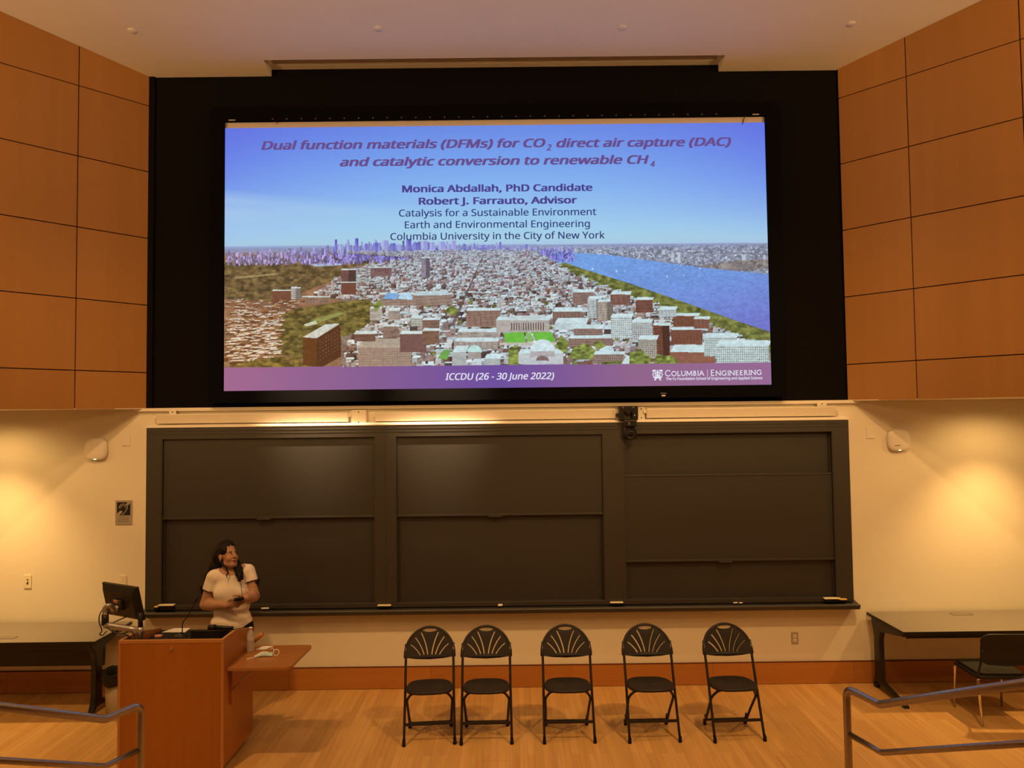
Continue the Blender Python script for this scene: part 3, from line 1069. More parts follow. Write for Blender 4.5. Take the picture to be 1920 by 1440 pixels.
slide_text('slide_caption', [('ICCDU (26 - 30 June 2022)', 835, 712.3, 1039, 710.6, 1)], 12.4, WHT, .016, .2)

# small-capital lettering of the school's mark, drawn stroke by stroke
GL = {
    'C': [[(.92, .82), (.75, .97), (.5, 1), (.2, .85), (.05, .5), (.2, .15), (.5, 0), (.78, .05), (.93, .2)]],
    'O': [[(.5, 1), (.2, .87), (.04, .5), (.2, .13), (.5, 0), (.8, .13), (.96, .5), (.8, .87), (.5, 1)]],
    'L': [[(.2, 1), (.2, 0)], [(.2, .03), (.8, .03), (.84, .2)]],
    'U': [[(.12, 1), (.12, .35), (.25, .06), (.5, 0), (.75, .06), (.88, .35), (.88, 1)]],
    'M': [[(.06, 0), (.14, 1), (.5, .08), (.86, 1), (.95, 0)]],
    'B': [[(.2, 1), (.2, 0)], [(.2, .98), (.6, .95), (.68, .75), (.55, .55), (.2, .53)], [(.5, .53), (.75, .42), (.8, .2), (.6, .03), (.2, .02)]],
    'I': [[(.5, 1), (.5, 0)]],
    'A': [[(.05, 0), (.5, 1), (.95, 0)], [(.24, .36), (.77, .36)]],
    'E': [[(.2, 1), (.2, 0)], [(.2, .97), (.8, .97)], [(.2, .52), (.7, .52)], [(.2, .03), (.84, .03)]],
    'N': [[(.1, 0), (.1, 1), (.9, 0), (.9, 1)]],
    'G': [[(.92, .82), (.72, .97), (.5, 1), (.2, .85), (.05, .5), (.2, .15), (.5, 0), (.88, .12), (.88, .45), (.68, .45)]],
    'R': [[(.2, 1), (.2, 0)], [(.2, .98), (.6, .95), (.7, .73), (.55, .5), (.2, .5)], [(.45, .5), (.92, 0)]],
}
SER = {'L': [(.2, 1), (.2, 0)], 'U': [(.12, 1), (.88, 1)], 'M': [(.06, 0), (.95, 0)], 'B': [], 'I': [(.5, 1), (.5, 0)], 'A': [(.05, 0), (.95, 0)], 'N': [(.1, 0), (.9, 1)], 'R': [(.2, 0), (.92, 0)]}
WID = {'C': .92, 'O': 1.05, 'L': .68, 'U': .95, 'M': 1.2, 'B': .75, 'I': .38, 'A': .95, 'E': .72, 'N': 1.0, 'G': 1.0, 'R': .8}


def ribbon(mb, pts, w):
    P = [Vector((a, b)) for a, b in pts]
    for a, b in zip(P, P[1:]):
        d = (b - a)
        n = Vector((-d.y, d.x)).normalized() * w / 2 if d.length else Vector((0, 0))
        e = d.normalized() * w * .2
        q = [a - n - e, b - n + e, b + n + e, a + n - e]
        mb.add([(x.x, TY, x.y) for x in q], [(0, 1, 2, 3)])


def serif_word(mb, word, p0, x1, cap):
    tot = sum(WID[c] * (1 if i == 0 else .8) * 1.12 for i, c in enumerate(word))
    k = (x1 - p0.x) / tot
    x = p0.x
    slope = .0099
    for i, c in enumerate(word):
        h = cap if i == 0 else cap * .8
        w = WID[c] * (1 if i == 0 else .8) * k
        tr = lambda a, b: (x + a * w, p0.z + b * h + slope * (x + a * w - p0.x))
        for st in GL[c]:
            ribbon(mb, [tr(*q) for q in st], cap * .135)
        for a, b in SER.get(c, []):
            ribbon(mb, [(tr(a, b)[0] - cap * .13, tr(a, b)[1]), (tr(a, b)[0] + cap * .13, tr(a, b)[1])], cap * .07)
        x += w * 1.12


lg = MB()
serif_word(lg, 'COLUMBIA', at(1247, 705.2, TY), at(1321, 704, TY).x, 10.6 * PXM)
serif_word(lg, 'ENGINEERING', at(1332, 704.4, TY), at(1429.5, 703, TY).x, 10.6 * PXM)
q0, q1 = at(1326.5, 693, TY), at(1326.5, 707, TY)
ribbon(lg, [(q0.x, q0.z), (q1.x, q1.z)], .004)
put_text(lg, 'The Fu Foundation School of Engineering and Applied Science', at(1248.5, 712.6, TY), at(1429.5, 711, TY), 5.0 * PXM, .018)
# crown emblem: two curved arms, central cross, two lobes, crossed ribbons
cx_, cz_ = at(1233, 702, TY).x, at(1233, 702, TY).z
U_ = PXM
for s_ in (-1, 1):
    ribbon(lg, [(cx_ + s_ * a * U_, cz_ + b * U_) for a, b in ((1.0, -3), (3, 1), (6.5, 3), (9, 1), (8.5, -2), (6, -6))], 1.5 * U_)
    lg.add([(cx_ + s_ * a * U_, TY, cz_ + b * U_) for a, b in ((3, 5.5), (9, 4.8), (10, 6.5), (8, 8.8), (4.5, 8.8), (2.5, 7))], [(0, 1, 2, 3, 4, 5)])
    ribbon(lg, [(cx_ + s_ * 1.5 * U_, cz_ - 5.5 * U_), (cx_ + s_ * 5.5 * U_, cz_ - 10.5 * U_)], 2.6 * U_)
    ribbon(lg, [(cx_ + s_ * 2.5 * U_, cz_ - 4.5 * U_), (cx_ + s_ * 5 * U_, cz_ - .5 * U_)], 1.6 * U_)
ribbon(lg, [(cx_, cz_ + 8 * U_), (cx_, cz_ - 6 * U_)], 2.2 * U_)
ribbon(lg, [(cx_ - 4 * U_, cz_ + 3.6 * U_), (cx_ + 4 * U_, cz_ + 3.6 * U_)], 1.8 * U_)
ribbon(lg, [(cx_ - 7 * U_, cz_ - 5.4 * U_), (cx_ + 7 * U_, cz_ - 5.4 * U_)], 3.0 * U_)
lg.build('slide_logo', emit('slide_logo_light', lin((226, 230, 242))), scr, fix=False)

# ------------------------------------------------------------------ roller housings and bracket plates above the boards
HOUS = [(290, 651, 'long white roller housing above the left chalkboard'), (702, 1155, 'long white roller housing above the middle chalkboard'), (1214, 1571, 'long white roller housing above the right chalkboard')]
for (xa, xb, lab) in HOUS:
    pa, pb = at(xa, 785, -.1), at(xb, 774, -.1)
    t = thing('roller_screen_housing', lab, 'roller housing', ((pa.x + pb.x) / 2, -.035, 2.78), 0, 'roller housings above the chalkboards')
    prof = [(-.012, 2.784), (-.046, 2.784), (-.052, 2.788), (-.073, 2.878), (-.070, 2.884), (-.012, 2.888)]
    MB().prism(prof, YZ, pa.x, pb.x).build('casing', M['trim'], t, .004)
    for x, s_ in ((pa.x, -1), (pb.x, 1)):
        x0, x1 = sorted((x, x + s_ * .035))
        MB().box(x0, x1, -.06, -.04, 2.835, 2.872).build('end_pin', M['trim'], t, .004)
for px, py, w, h, lab in ((325, 773, .075, .05, 'small white bracket plate near the left end of the ledge'), (673, 781, .16, .15, 'white bracket plate between the left and middle housings'),
                          (1202, 775, .07, .13, 'white bracket plate right of the black hanging bracket'), (1540, 757.5, .10, .045, 'small white bracket plate near the right end of the ledge')):
    p = at(px, py, -.03)
    z = min(p.z, 2.905 - h / 2 + (.03 if h < .06 else 0))
    t = thing('bracket_plate', lab, 'bracket', (p.x, -.036 if h < .06 else -.003, z), 0, 'bracket plates on the white ledge')
    y1 = -.036 if h < .06 else -.0
    y0 = -.048
    MB().box(p.x - w / 2, p.x + w / 2, y0, y1, z - h / 2, z + h / 2).build('plate', M['trim'], t, .003)
    for dz in ((0,) if h < .06 else (h * .36, -h * .36)):
        MB().lathe([(0, .004), (.006, .003), (.007, 0)], (p.x, y0, z + dz), 10, 0, 'y').build('screw', M['slot'], t)

# black hanging bracket
p = at(1178, 775, -.15)
t = thing('hanging_bracket', 'black metal bracket with a ring clamp hanging over the chalkboard divider', 'bracket', (p.x, -.1, 2.76))
bx = p.x + .0
MB().plate([(bx - .09, 2.765), (bx + .10, 2.765), (bx + .10, 2.915), (bx - .09, 2.915)],
           [[(bx - .045, 2.78), (bx - .045, 2.86), (bx - .01, 2.83), (bx + .02, 2.83), (bx + .042, 2.86), (bx + .042, 2.78)][::-1]], XZ, -.15, -.035).build('mount', M['blackmetal'], t, .004)
MB().box(bx - .05, bx + .085, -.16, -.12, 2.70, 2.765).build('clamp_block', M['blackmetal'], t, .006)
for s_ in (-1, 1):
    MB().tube(fillet([(bx + .015 + s_ * .05, -.14, 2.72), (bx + .015 + s_ * .062, -.14, 2.63), (bx + .015 + s_ * .048, -.14, 2.58)], .03), .012, 8).build('arm', M['blackmetal'], t)
MB().tube([(bx + .015 + .036 * math.cos(a), -.15, 2.612 + .036 * math.sin(a)) for a in LS(0, 2 * PI, 20, endpoint=False)], .012, 8, closed=True).build('ring', M['blackplastic'], t)
for dx, dz in ((-.055, 2.897), (.055, 2.897), (.005, 2.735), (.007, 2.72), (.065, 2.815)):
    MB().lathe([(0, .006), (.006, .005), (.008, 0)], (bx + dx, -.16 if dz < 2.76 else -.15, dz), 10, 0, 'y').build('bolt', M['chrome'], t)

# ------------------------------------------------------------------ chalkboard
cb = thing('chalkboard', 'wide three-bay chalkboard wall with dark sliding boards below the screen', 'chalkboard', (0, 0, .8))
BX = [(-3.505, -1.28), (-1.065, 1.10), (1.31, 3.50)]
BT, BB = 2.62, .905
fm = MB().plate([(-3.665, .86), (3.672, .86), (3.672, 2.74), (-3.665, 2.74)], [[(a, BB), (a, BT), (b, BT), (b, BB)] for a, b in BX], XZ, -.10, -.004)
fm.build('frame', M['boardframe'], cb, .003)
MB().box(-3.60, 3.60, -.012, -.003, .89, 2.70).build('backing', M['boardframe'], cb)
for k, (a, b) in enumerate(BX):
    z1 = 2.645 if k < 2 else 2.185
    z0 = 1.787 if k < 2 else 1.29
    MB().box(a - .02, b + .02, -.035, -.02, BB - .02, BT + .02).build('fixed_board', M['board'], cb)
    f = MB().box(a + .01, b - .01, -.075, -.055, z0 + .018, min(z1, BT + .015)).build('sliding_board', M['board'], cb)
    tr = MB().box(a + .006, b - .006, -.084, -.052, z0, z0 + .02)
    if z1 < 2.6:
        tr.box(a + .006, b - .006, -.080, -.052, z1 - .012, z1 + .004)
    tr.build('edge_rail', M['boardframe'], f, .002)
    xm = (a + b) / 2 - .05
    MB().box(xm - .07, xm + .07, -.097, -.062, z0 - .012, z0 + .001).build('pull_handle', M['boardframe'], f, .002)
    for x in (a, b):
        g = MB()
        s_ = 1 if x == a else -1
        x0, x1 = sorted((x, x + s_ * .022))
        g.box(x0, x1, -.050, -.02, BB, BT)
        x0, x1 = sorted((x - s_ * .0, x + s_ * .008))
        g.box(x0, x1, -.097, -.02, BB, BT)
        g.build('track', M['boardframe'], cb)
MB().box(-3.66, 3.67, -.104, -.096, 2.672, 2.676).box(-3.66, 3.67, -.104, -.096, 2.705, 2.709).box(-1.176, -1.170, -.104, -.096, .86, 2.74).build('trim_bead', M['boardframe'], cb)
tp = [(-.004, .862), (-.03, .862), (-.13, .842), (-.155, .848), (-.162, .832), (-.15, .797), (-.12, .787), (-.02, .787), (-.004, .80)]
MB().prism(tp, YZ, -3.70, 3.712).build('chalk_tray', M['boardframe'], cb, .004)

TRZ = .8635


def eraser(px, py, w, top, lab, tall=.035, name='chalk_eraser', rz=0.0, d=.05):
    p = atz(px, py, TRZ + .03)
    x = p.x
    t = thing(name, lab, 'eraser', (x, -.105, TRZ), rz, 'erasers on the chalk tray')
    Q = Matrix.Translation((x, -.105, TRZ + .001)) @ Matrix.Rotation(rz, 4, 'Z')
    MB().box(-w / 2, w / 2, -d / 2, d / 2, 0.002, tall, M4=Q).build('felt', M['felt_black'], t, .004)
    MB().box(-w / 2, w / 2, -d / 2, d / 2, tall, tall + .012, M4=Q).build('back', M[top], t, .004)
    return t


eraser(304, 1143, .165, 'felt_cream', 'black felt eraser with cream back at the left end of the tray', .045)
eraser(283.5, 1146, .075, 'felt_yellow', 'short orange eraser at the far left tip of the chalk tray', .03)
eraser(719, 1136, .14, 'felt_cream', 'flat cream eraser on the tray below the left divider', .016)
eraser(1156, 1128, .135, 'felt_cream', 'flat cream eraser on the tray below the right divider', .016)
eraser(1565, 1126, .17, 'felt_cream', 'black felt eraser with cream back near the right tray end', .03)
eraser(1588, 1128, .09, 'felt_yellow', 'short yellow eraser at the far right tip of the tray', .02)


def chalk(px, L, r, lab, py=1137):
    p = at(px, py, -.115)
    o = MB().tube([(p.x - L / 2, -.118, TRZ + r - .002), (p.x + L / 2, -.112, TRZ + r - .002)], r, 10).build('chalk_stick', M['chalk'])
    tag(o, lab, 'chalk', 'chalk pieces on the tray')


chalk(497, .075, .009, 'white chalk stick on the tray just right of the presenter')
chalk(938, .045, .012, 'stubby white chalk piece near the middle of the tray')
chalk(1379, .045, .007, 'thin white chalk bit, left one of a pair below the right board')
chalk(1389, .04, .006, 'thin white chalk bit, right one of a pair below the right board')
# little clips at the corner of the first bay
# ------------------------------------------------------------------ wall fittings


def access_point(px, py, mark, lab):
    p = at(px, py, -.03)
    t = thing('wireless_access_point', lab, 'access point', (p.x, 0, p.z), 0, 'wireless access points on the front wall')

    def sq(r, n=40, e=3.2):
        return [(p.x + r * abs(math.cos(a)) ** (2 / e) * math.copysign(1, math.cos(a)), p.z + r * abs(math.sin(a)) ** (2 / e) * math.copysign(1, math.sin(a))) for a in LS(0, 2 * PI, n, endpoint=False)]
    mb = MB()
    rings = [(.108, -.001), (.118, -.012), (.118, -.03), (.110, -.042), (.09, -.048), (.045, -.051)]
    vs, n = [], 40
    for r, y in rings:
        vs += [(a, y, b) for a, b in sq(r)]
    fs = [(i * n + k, i * n + (k + 1) % n, (i + 1) * n + (k + 1) % n, (i + 1) * n + k) for i in range(len(rings) - 1) for k in range(n)]
    fs.append(tuple((len(rings) - 1) * n + k for k in range(n)))
    mb.add(vs, fs, 0, True)
    mb.build('shell', M['whiteplastic'], t)
    MB().box(p.x - .012, p.x + .012, -.047, -.036, p.z - .112, p.z - .104).build('status_light', M['led'], t)
    if mark:
        mt = MB()
        put_text(mt, 'aruba', (p.x - .055, -.0515, p.z - .06), (p.x + .0, -.0515, p.z - .06), .011, .02)
        mt.build('maker_mark', M['signtext'], t, fix=False)


access_point(179.5, 842, False, 'white rounded wireless access point on the left of the front wall')
access_point(1685.5, 825, True, 'white rounded wireless access point on the right of the front wall')


def plate(px, py, w, h, name, lab, cat, m_, group=None, kind='blank'):
    p = at(px, py, 0)
    t = thing(name, lab, cat, (p.x, 0, p.z), 0, group)
    MB().box(p.x - w / 2, p.x + w / 2, -.008, -.0005, p.z - h / 2, p.z + h / 2).build('cover_plate', m_, t, .003)
    if kind == 'switch':
        MB().box(p.x - .008, p.x + .008, -.0095, -.0075, p.z - .028, p.z + .028).build('slot', M['slot'], t)
        MB().box(p.x - .005, p.x + .005, -.018, -.008, p.z - .004, p.z + .016).build('toggle', M['ivory'], t, .001)
    if kind == 'outlet':
        for dz in (.022, -.022):
            a = MB().prism(rrect(p.x - .018, p.x + .018, p.z + dz - .016, p.z + dz + .016, .008), XZ, -.011, -.007).build('socket', M['whiteplastic'], t)
            MB().box(p.x - .009, p.x - .006, -.0117, -.0105, p.z + dz - .006, p.z + dz + .007).box(p.x + .006, p.x + .009, -.0117, -.0105, p.z + dz - .005, p.z + dz + .006).build('slot', M['slot'], a)
    if kind == 'key':
        for dz in (.03, .0, -.03):
            MB().lathe([(0, .003), (.004, .002), (.005, 0)], (p.x, -.008, p.z + dz), 10, 0, 'y').build('screw', M['greyplate'], t)
    return t


plate(237, 825, .085, .125, 'blank_wall_plate', 'blank white wall plate beside the left access point', 'wall plate', M['trim'], 'blank plates beside the access points')
plate(1632, 811, .085, .125, 'blank_wall_plate', 'blank white wall plate beside the right access point', 'wall plate', M['trim'], 'blank plates beside the access points')
plate(52.5, 1090.5, .08, .14, 'light_switch', 'ivory light switch on the wall above the left table', 'switch', M['ivory'], None, 'switch')
plate(231, 1090, .075, .13, 'switch_plate', 'ivory wall plate with screws partly behind the monitor', 'wall plate', M['ivory'], None, 'key')
plate(1490, 1196, .075, .12, 'power_outlet', 'grey double power outlet low on the wall below the chalkboard', 'outlet', M['greyplate'], None, 'outlet')

# hearing-loop sign
a, b = at(217, 938, 0), at(248, 983.5, 0)
sg = thing('hearing_access_sign', 'small silver and black ear symbol sign left of the chalkboard', 'sign', ((a.x + b.x) / 2, 0, (a.z + b.z) / 2))
X0, X1, Z0, Z1 = a.x, b.x, b.z, a.z
w_, h_ = X1 - X0, Z1 - Z0
MB().box(X0, X1, -.008, -.0005, Z0, Z1).build('plate', M['silverplate'], sg, .002)
fx = lambda u: X0 + (u - 300) / (865 - 300) * w_
fz = lambda v: Z1 - (v - 330) / (1150 - 330) * h_
pp = [(fx(u), fz(v)) for u, v in ((360, 395), (700, 395), (808, 440), (808, 835), (450, 835), (360, 790))]
MB().box(fx(360), fx(808), -.0095, -.0075, fz(835), fz(395)).build('black_field', M['signblack'], sg)
em = MB()


def rib3(mb, pts, w, y=-.0105):
    P = [Vector((fx(u), fz(v))) for u, v in pts]
    for q, r_ in zip(P, P[1:]):
        d = r_ - q
        n = Vector((-d.y, d.x)).normalized() * w / 2
        e = d.normalized() * w * .25
        mb.add([(k.x, y, k.y) for k in (q - n - e, r_ - n + e, r_ + n + e, q + n - e)], [(0, 1, 2, 3)])


rib3(em, [(435, 590), (450, 530), (500, 475), (575, 455), (650, 475), (700, 530), (708, 600), (660, 680), (620, 740), (580, 795), (530, 795)], .010)
rib3(em, [(485, 585), (510, 530), (570, 510), (630, 535), (655, 590)], .007)
for q in ([(700, 395), (770, 395), (808, 400), (808, 440), (720, 520), (670, 470)], [(360, 780), (480, 670), (555, 715), (440, 835), (360, 835)]):
    em.add([(fx(u), -.0103, fz(v)) for u, v in q], [tuple(range(len(q)))])
em.build('ear_symbol', M['silverplate'], sg, fix=False)
tx = MB()
for body, u0, u1, v in (('Assistive', 420, 740, 915), ('Listening', 400, 760, 985), ('Device Available', 380, 770, 1050)):
    put_text(tx, body, (fx(u0), -.0088, fz(v)), (fx(u1), -.0088, fz(v)), .0085, .01)
tx.build('lettering', M['signtext'], sg, fix=False)

# ------------------------------------------------------------------ tables


def table(x0, x1, y0, y1, legs, lab, panel):
    t = thing('work_table', lab, 'table', ((x0 + x1) / 2, (y0 + y1) / 2, 0), 0, 'tables at the sides of the stage')
    top = MB().box(x0, x1, y0, y1, .708, .737)
    top.build('tabletop', [M['laminate']], t, .003)
    MB().plate([(x0 - .003, y0 - .003), (x1 + .003, y0 - .003), (x1 + .003, y1 + .003), (x0 - .003, y1 + .003)], [[(x0, y0), (x0, y1), (x1, y1), (x1, y0)]], XY, .706, .7355).build('edge_band', M['blackplastic'], t)
    MB().box(x0 + .06, x1 - .06, y0 + .06, y0 + .09, .655, .707).box(x0 + .06, x1 - .06, y1 - .09, y1 - .06, .655, .707).build('rail', M['blackmetal'], t, .004)
    for lx, cy, c0 in legs:
        yf, yb = y0 + .05, y1 - .06
        prof = [(cy - .075, .10), (yf + .06, .035), (yf, .02), (yf, 0), (yf + .05, 0), (yf + .10, .022), (cy - .03, .055), (cy + .03, .055), (yb - .08, .022), (yb - .04, 0), (yb, 0), (yb, .028), (cy + .07, .10),
                (cy + .06, .16), (cy + .052, .52), (cy + .075, .60), (yb, .67), (yb, .706), (yf, .706), (yf, .675), (cy - .09, .60), (cy - .06, .52), (cy - .065, .16)]
        MB().prism(prof, YZ, lx - .026, lx + .026).build('leg', M['blackmetal'], t, .008)
    if panel:
        xa, xb = panel
        pr = [(-.30, .66), (-.30, .37), (-.285, .37), (-.27, .45), (-.27, .60), (-.285, .66)]
        MB().prism(pr, YZ, xa, xb).build('modesty_panel', M['blackmetal'], t, .004)
    return t


lt = table(-6.2, -3.825, -.735, -.045, [(-3.92, -.52, 0), (-6.0, -.45, 0)], 'grey topped black work table on the left behind the lectern', (-5.95, -3.97))
rt = table(3.834, 6.2, -.753, -.03, [(3.872, -.19, 0), (6.0, -.34, 0)], 'grey topped black work table on the right behind a chair', None)


def grommet(px0, px1, py0, py1, t):
    a, b = atz(px0, py1, .737), atz(px1, py0, .737)
    x0, x1 = sorted((a.x, b.x))
    y0, y1 = sorted((a.y, b.y))
    MB().plate([(x0, y0), (x1, y0), (x1, y1), (x0, y1)], [[(x0 + .006, y0 + .006), (x0 + .006, y1 - .006), (x1 - .006, y1 - .006), (x1 - .006, y0 + .006)]], XY, .737, .739).build('power_hatch', M['slot'], t)
    MB().box(x0 + .006, x1 - .006, y0 + .006, y1 - .006, .7365, .7385).build('power_hatch', M['laminate'], t)


grommet(-28, 34, 1194, 1198.5, lt)
grommet(1788, 1817, 1149.5, 1153.5, rt)

# ------------------------------------------------------------------ lectern
LX0, LX1, LY0, LY1 = -3.02, -2.18, -1.84, -1.155
lec = thing('lectern', 'cherry wood lectern with black top in front of the presenter', 'lectern', ((LX0 + LX1) / 2, (LY0 + LY1) / 2, 0))
side = [(LY0 + .022, .055), (LY1, .055), (LY1, .968), (-1.575, 1.060), (LY0 + .022, 1.063)]
for x0, x1 in ((LX0, LX0 + .024), (LX1 - .024, LX1)):
    s_ = MB().prism(side, YZ, x0, x1).build('side_panel', M['cherry'], lec, .002)
    e = [Vector((0, y, z)) for y, z in ((LY0 + .022, 1.063), (-1.575, 1.060), (LY1, .968))]
    eb = MB()
    for (ya, za), (yb, zb) in (((LY0, 1.0632), (-1.575, 1.0602)), ((-1.575, 1.0602), (LY1, .9682))):
        eb.hexa([(x0, ya, za), (x1, ya, za), (x1, yb, zb), (x0, yb, zb), (x0, ya, za + .002), (x1, ya, za + .002), (x1, yb, zb + .002), (x0, yb, zb + .002)])
    eb.build('edge_band', M['cherry_edge'], s_)
MB().box(LX0 + .016, LX1 - .016, LY0, LY0 + .022, .055, 1.042).build('front_panel', M['cherry'], lec, .002)
MB().box(LX0, LX1, LY0 - .002, LY0 + .022, 1.042, 1.066).box(LX0, LX0 + .018, LY0 - .002, LY0 + .021, .055, 1.042).box(LX1 - .018, LX1, LY0 - .002, LY0 + .021, .055, 1.042).build('front_edge', M['cherry_edge'], lec, .002)
MB().box(LX0 + .05, LX1 - .05, LY0 + .06, LY1 - .05, 0, .06).build('plinth', M['blackplastic'], lec)
WT = .955
wt = [(LY0 + .022, WT), (LY1 - .004, WT), (LY1 - .004, .90), (LY0 + .022, .90)]
MB().prism(wt, YZ, LX0 + .0245, LX1 - .0245).build('worktop', M['blackplastic'], lec)
MB().box(LX0 + .0245, LX1 - .0245, LY1 - .022, LY1 - .004, .40, .899).build('back_rail', M['blackplastic'], lec, .002)
p = at(322, 1217, LY0)
lk = MB().lathe([(0, .012), (.008, .012), (.011, .008), (.011, 0)], (p.x, LY0, p.z + .008), 16, 0, 'y').build('lock', M['chrome'], lec)
MB().lathe([(0, .004), (.009, .004), (.010, 0)], (p.x - .004, LY0, p.z - .014), 16, 0, 'y').build('lock', M['cherry_edge'], lec)
# folding side shelf
shz = .82
sh = [(LX1 + .002, -1.79), (-1.72, -1.79)] + arc(-1.725, -1.725, .065, -PI / 2, 0, 6)[1:] + [(-1.64, -1.26)] + arc(-1.68, -1.235, .04, 0, PI / 2, 5) + [(LX1 + .002, -1.195)]
shelf = MB().prism(sh, XY, shz - .024, shz).build('side_shelf', M['cherry_top'], lec, .003)
MB().box(LX1 + .001, LX1 + .02, -1.70, -1.64, .50, .795).build('bracket', M['cherry'], shelf, .002)
MB().box(-2.10, -1.86, -1.72, -1.69, .779, .796).build('bracket', M['blackmetal'], shelf, .002)
MB().tube([(LX1 + .02, -1.70, .62), (-1.98, -1.70, .785)], .006, 8).build('strut', M['armsilver'], shelf)
pa, pb = at(477, 1203, -1.19), at(493, 1189, -1.19)
MB().tube([(LX1 - .01, -1.19, pa.z - .02), (pb.x - .015, -1.19, pb.z - .004), (pb.x, -1.19, pb.z)], [.022, .022, .018], 12).build('support_arm', M['cherry_edge'], lec)

# small things on the lectern


def top_z(y):
    return WT


def on_top(px, py):
    p = atz(px, py, WT)
    return Vector((p.x, p.y, WT))


# microphone
p = on_top(340, 1192)
mp_ = at(367, 1127, p.y)
mic = thing('gooseneck_microphone', 'thin black gooseneck microphone rising from the lectern top', 'microphone', p)
MB().lathe([(.0, .03), (.012, .03), (.03, .012), (.055, .004), (.055, 0.001)], p, 20).build('base', M['blackplastic'], mic)
path = smooth_path([(p.x + .008, p.y, p.z + .03), (p.x + .012, p.y, p.z + .11), at(352, 1155, p.y), at(360, 1140, p.y), mp_], 6)
MB().tube(path, .0045, 8).build('neck', M['blackmetal'], mic)
MB().tube([mp_, mp_ + Vector((.012, 0, .028)), mp_ + Vector((.018, 0, .04))], [.007, .008, .005], 10).build('capsule', M['blackplastic'], mic)
MB().lathe([(0, .004), (.005, .003), (.006, 0)], p + Vector((.004, -.03, .017)), 10).build('indicator', M['chrome'], mic)
# control panel (tilted black touch panel)
a, b = on_top(363, 1195), on_top(402, 1178)
pn = thing('control_panel', 'black tilted control panel in the middle of the lectern top', 'control panel', ((a.x + b.x) / 2, (a.y + b.y) / 2, top_z((a.y + b.y) / 2)))
xa, xb = a.x, a.x + .245
ya, yb = -1.46, -1.24
MB().hexa([(xa, ya, top_z(ya) + .001), (xb, ya, top_z(ya) + .001), (xb, yb, top_z(yb) + .001), (xa, yb, top_z(yb) + .001),
           (xa, ya, top_z(ya) + .075), (xb, ya, top_z(ya) + .075), (xb, yb, top_z(yb) + .015), (xa, yb, top_z(yb) + .015)]).build('housing', M['blackplastic'], pn, .006)
MB().hexa([(xa + .015, ya + .015, top_z(ya) + .0705), (xb - .015, ya + .015, top_z(ya) + .0705), (xb - .015, yb - .015, top_z(yb) + .0195), (xa + .015, yb - .015, top_z(yb) + .0195),
           (xa + .015, ya + .015, top_z(ya) + .0725), (xb - .015, ya + .015, top_z(ya) + .0725), (xb - .015, yb - .015, top_z(yb) + .0215), (xa + .015, yb - .015, top_z(yb) + .0215)]).build('display', M['signblack'], pn)
# keyboard tray and paper
a, b = on_top(306, 1183), on_top(350, 1181)
pz = lambda y: top_z(y) + .002
a, b = on_top(306, 1185), on_top(349, 1185)
pc = [(a.x, a.y - .02), (b.x, a.y - .03), (b.x - .01, a.y + .10), (a.x + .05, a.y + .10)]
o = MB().hexa([(x, y, pz(y)) for x, y in pc] + [(x, y, pz(y) + .003) for x, y in pc]).build('paper_sheet', M['paper'])
tag(o, 'white paper sheets lying on the lectern left of the microphone', 'paper')
p = on_top(297, 1194)
o = MB().prism(rrect(p.x - .032, p.x + .032, p.y - .022, p.y + .022, .018), XY, p.z + .001, p.z + .014).build('rubber_eraser', M['pink'], bevel=.004)
tag(o, 'small pink rounded object on the lectern near the monitor arm', 'eraser')
p = on_top(403, 1178)
p.y = -1.195
pz_ = top_z(p.y) + .001
o = thing('dark_device', 'small dark device lying across the rear of the lectern', 'microphone', (p.x, p.y, pz_))  # microphone-shaped stand-in for an unidentified dark lump
MB().tube([(p.x - .03, p.y, pz_ + .026), (p.x + .03, p.y, pz_ + .026)], [.022, .025], 14).build('head', M['blackplastic'], o)
MB().tube([(p.x + .03, p.y, pz_ + .025), (p.x + .19, p.y, pz_ + .018)], [.02, .014], 12).build('handle', M['blackmetal'], o)
p = on_top(262, 1193)

# ------------------------------------------------------------------ monitor on its arm
ab = Vector((-2.955, -1.72, 1.03))
ab = Vector((at(263, 1190, -1.765).x, -1.765, WT))
TRp = at(256.0, 1102, -1.74)
mon = thing('monitor', 'black flat monitor seen from behind on a silver arm', 'monitor', (ab.x, ab.y, ab.z))
ux = Vector((-math.cos(R(28)), math.sin(R(28)), 0))          # from near side to far side
nf = Vector((math.sin(R(28)), math.cos(R(28)), 0))              # where the screen looks
tl = R(13)
upv = (Vector((0, 0, 1)) * math.cos(tl) - nf * math.sin(tl)).normalized()
nn = (nf * math.cos(tl) + Vector((0, 0, 1)) * math.sin(tl)).normalized()
MW, MH = .455, .29


def mp3(u, v, d):                                     # u along the width from the near top corner, v down, d out of the back
    return TRp + ux * u - upv * v - nn * d


MB().hexa([mp3(0, MH, -.022), mp3(MW, MH, -.022), mp3(MW, MH, 0), mp3(0, MH, 0), mp3(0, 0, -.022), mp3(MW, 0, -.022), mp3(MW, 0, 0), mp3(0, 0, 0)]).build('bezel', M['blackplastic'], mon, .004)
MB().hexa([mp3(.04, MH - .03, .03), mp3(MW - .04, MH - .03, .03), mp3(MW - .008, MH - .004, 0), mp3(.008, MH - .004, 0),
           mp3(.04, .05, .03), mp3(MW - .04, .05, .03), mp3(MW - .008, .004, 0), mp3(.008, .004, 0)]).build('rear_shell', M['blackplastic'], mon, .004)
for u0 in (.10, .25):
    MB().hexa([mp3(u0, .084, .031), mp3(u0 + .065, .084, .031), mp3(u0 + .065, .084, .029), mp3(u0, .084, .029), mp3(u0, .072, .031), mp3(u0 + .065, .072, .031), mp3(u0 + .065, .072, .029), mp3(u0, .072, .029)]).build('vent_slot', M['slot'], mon)
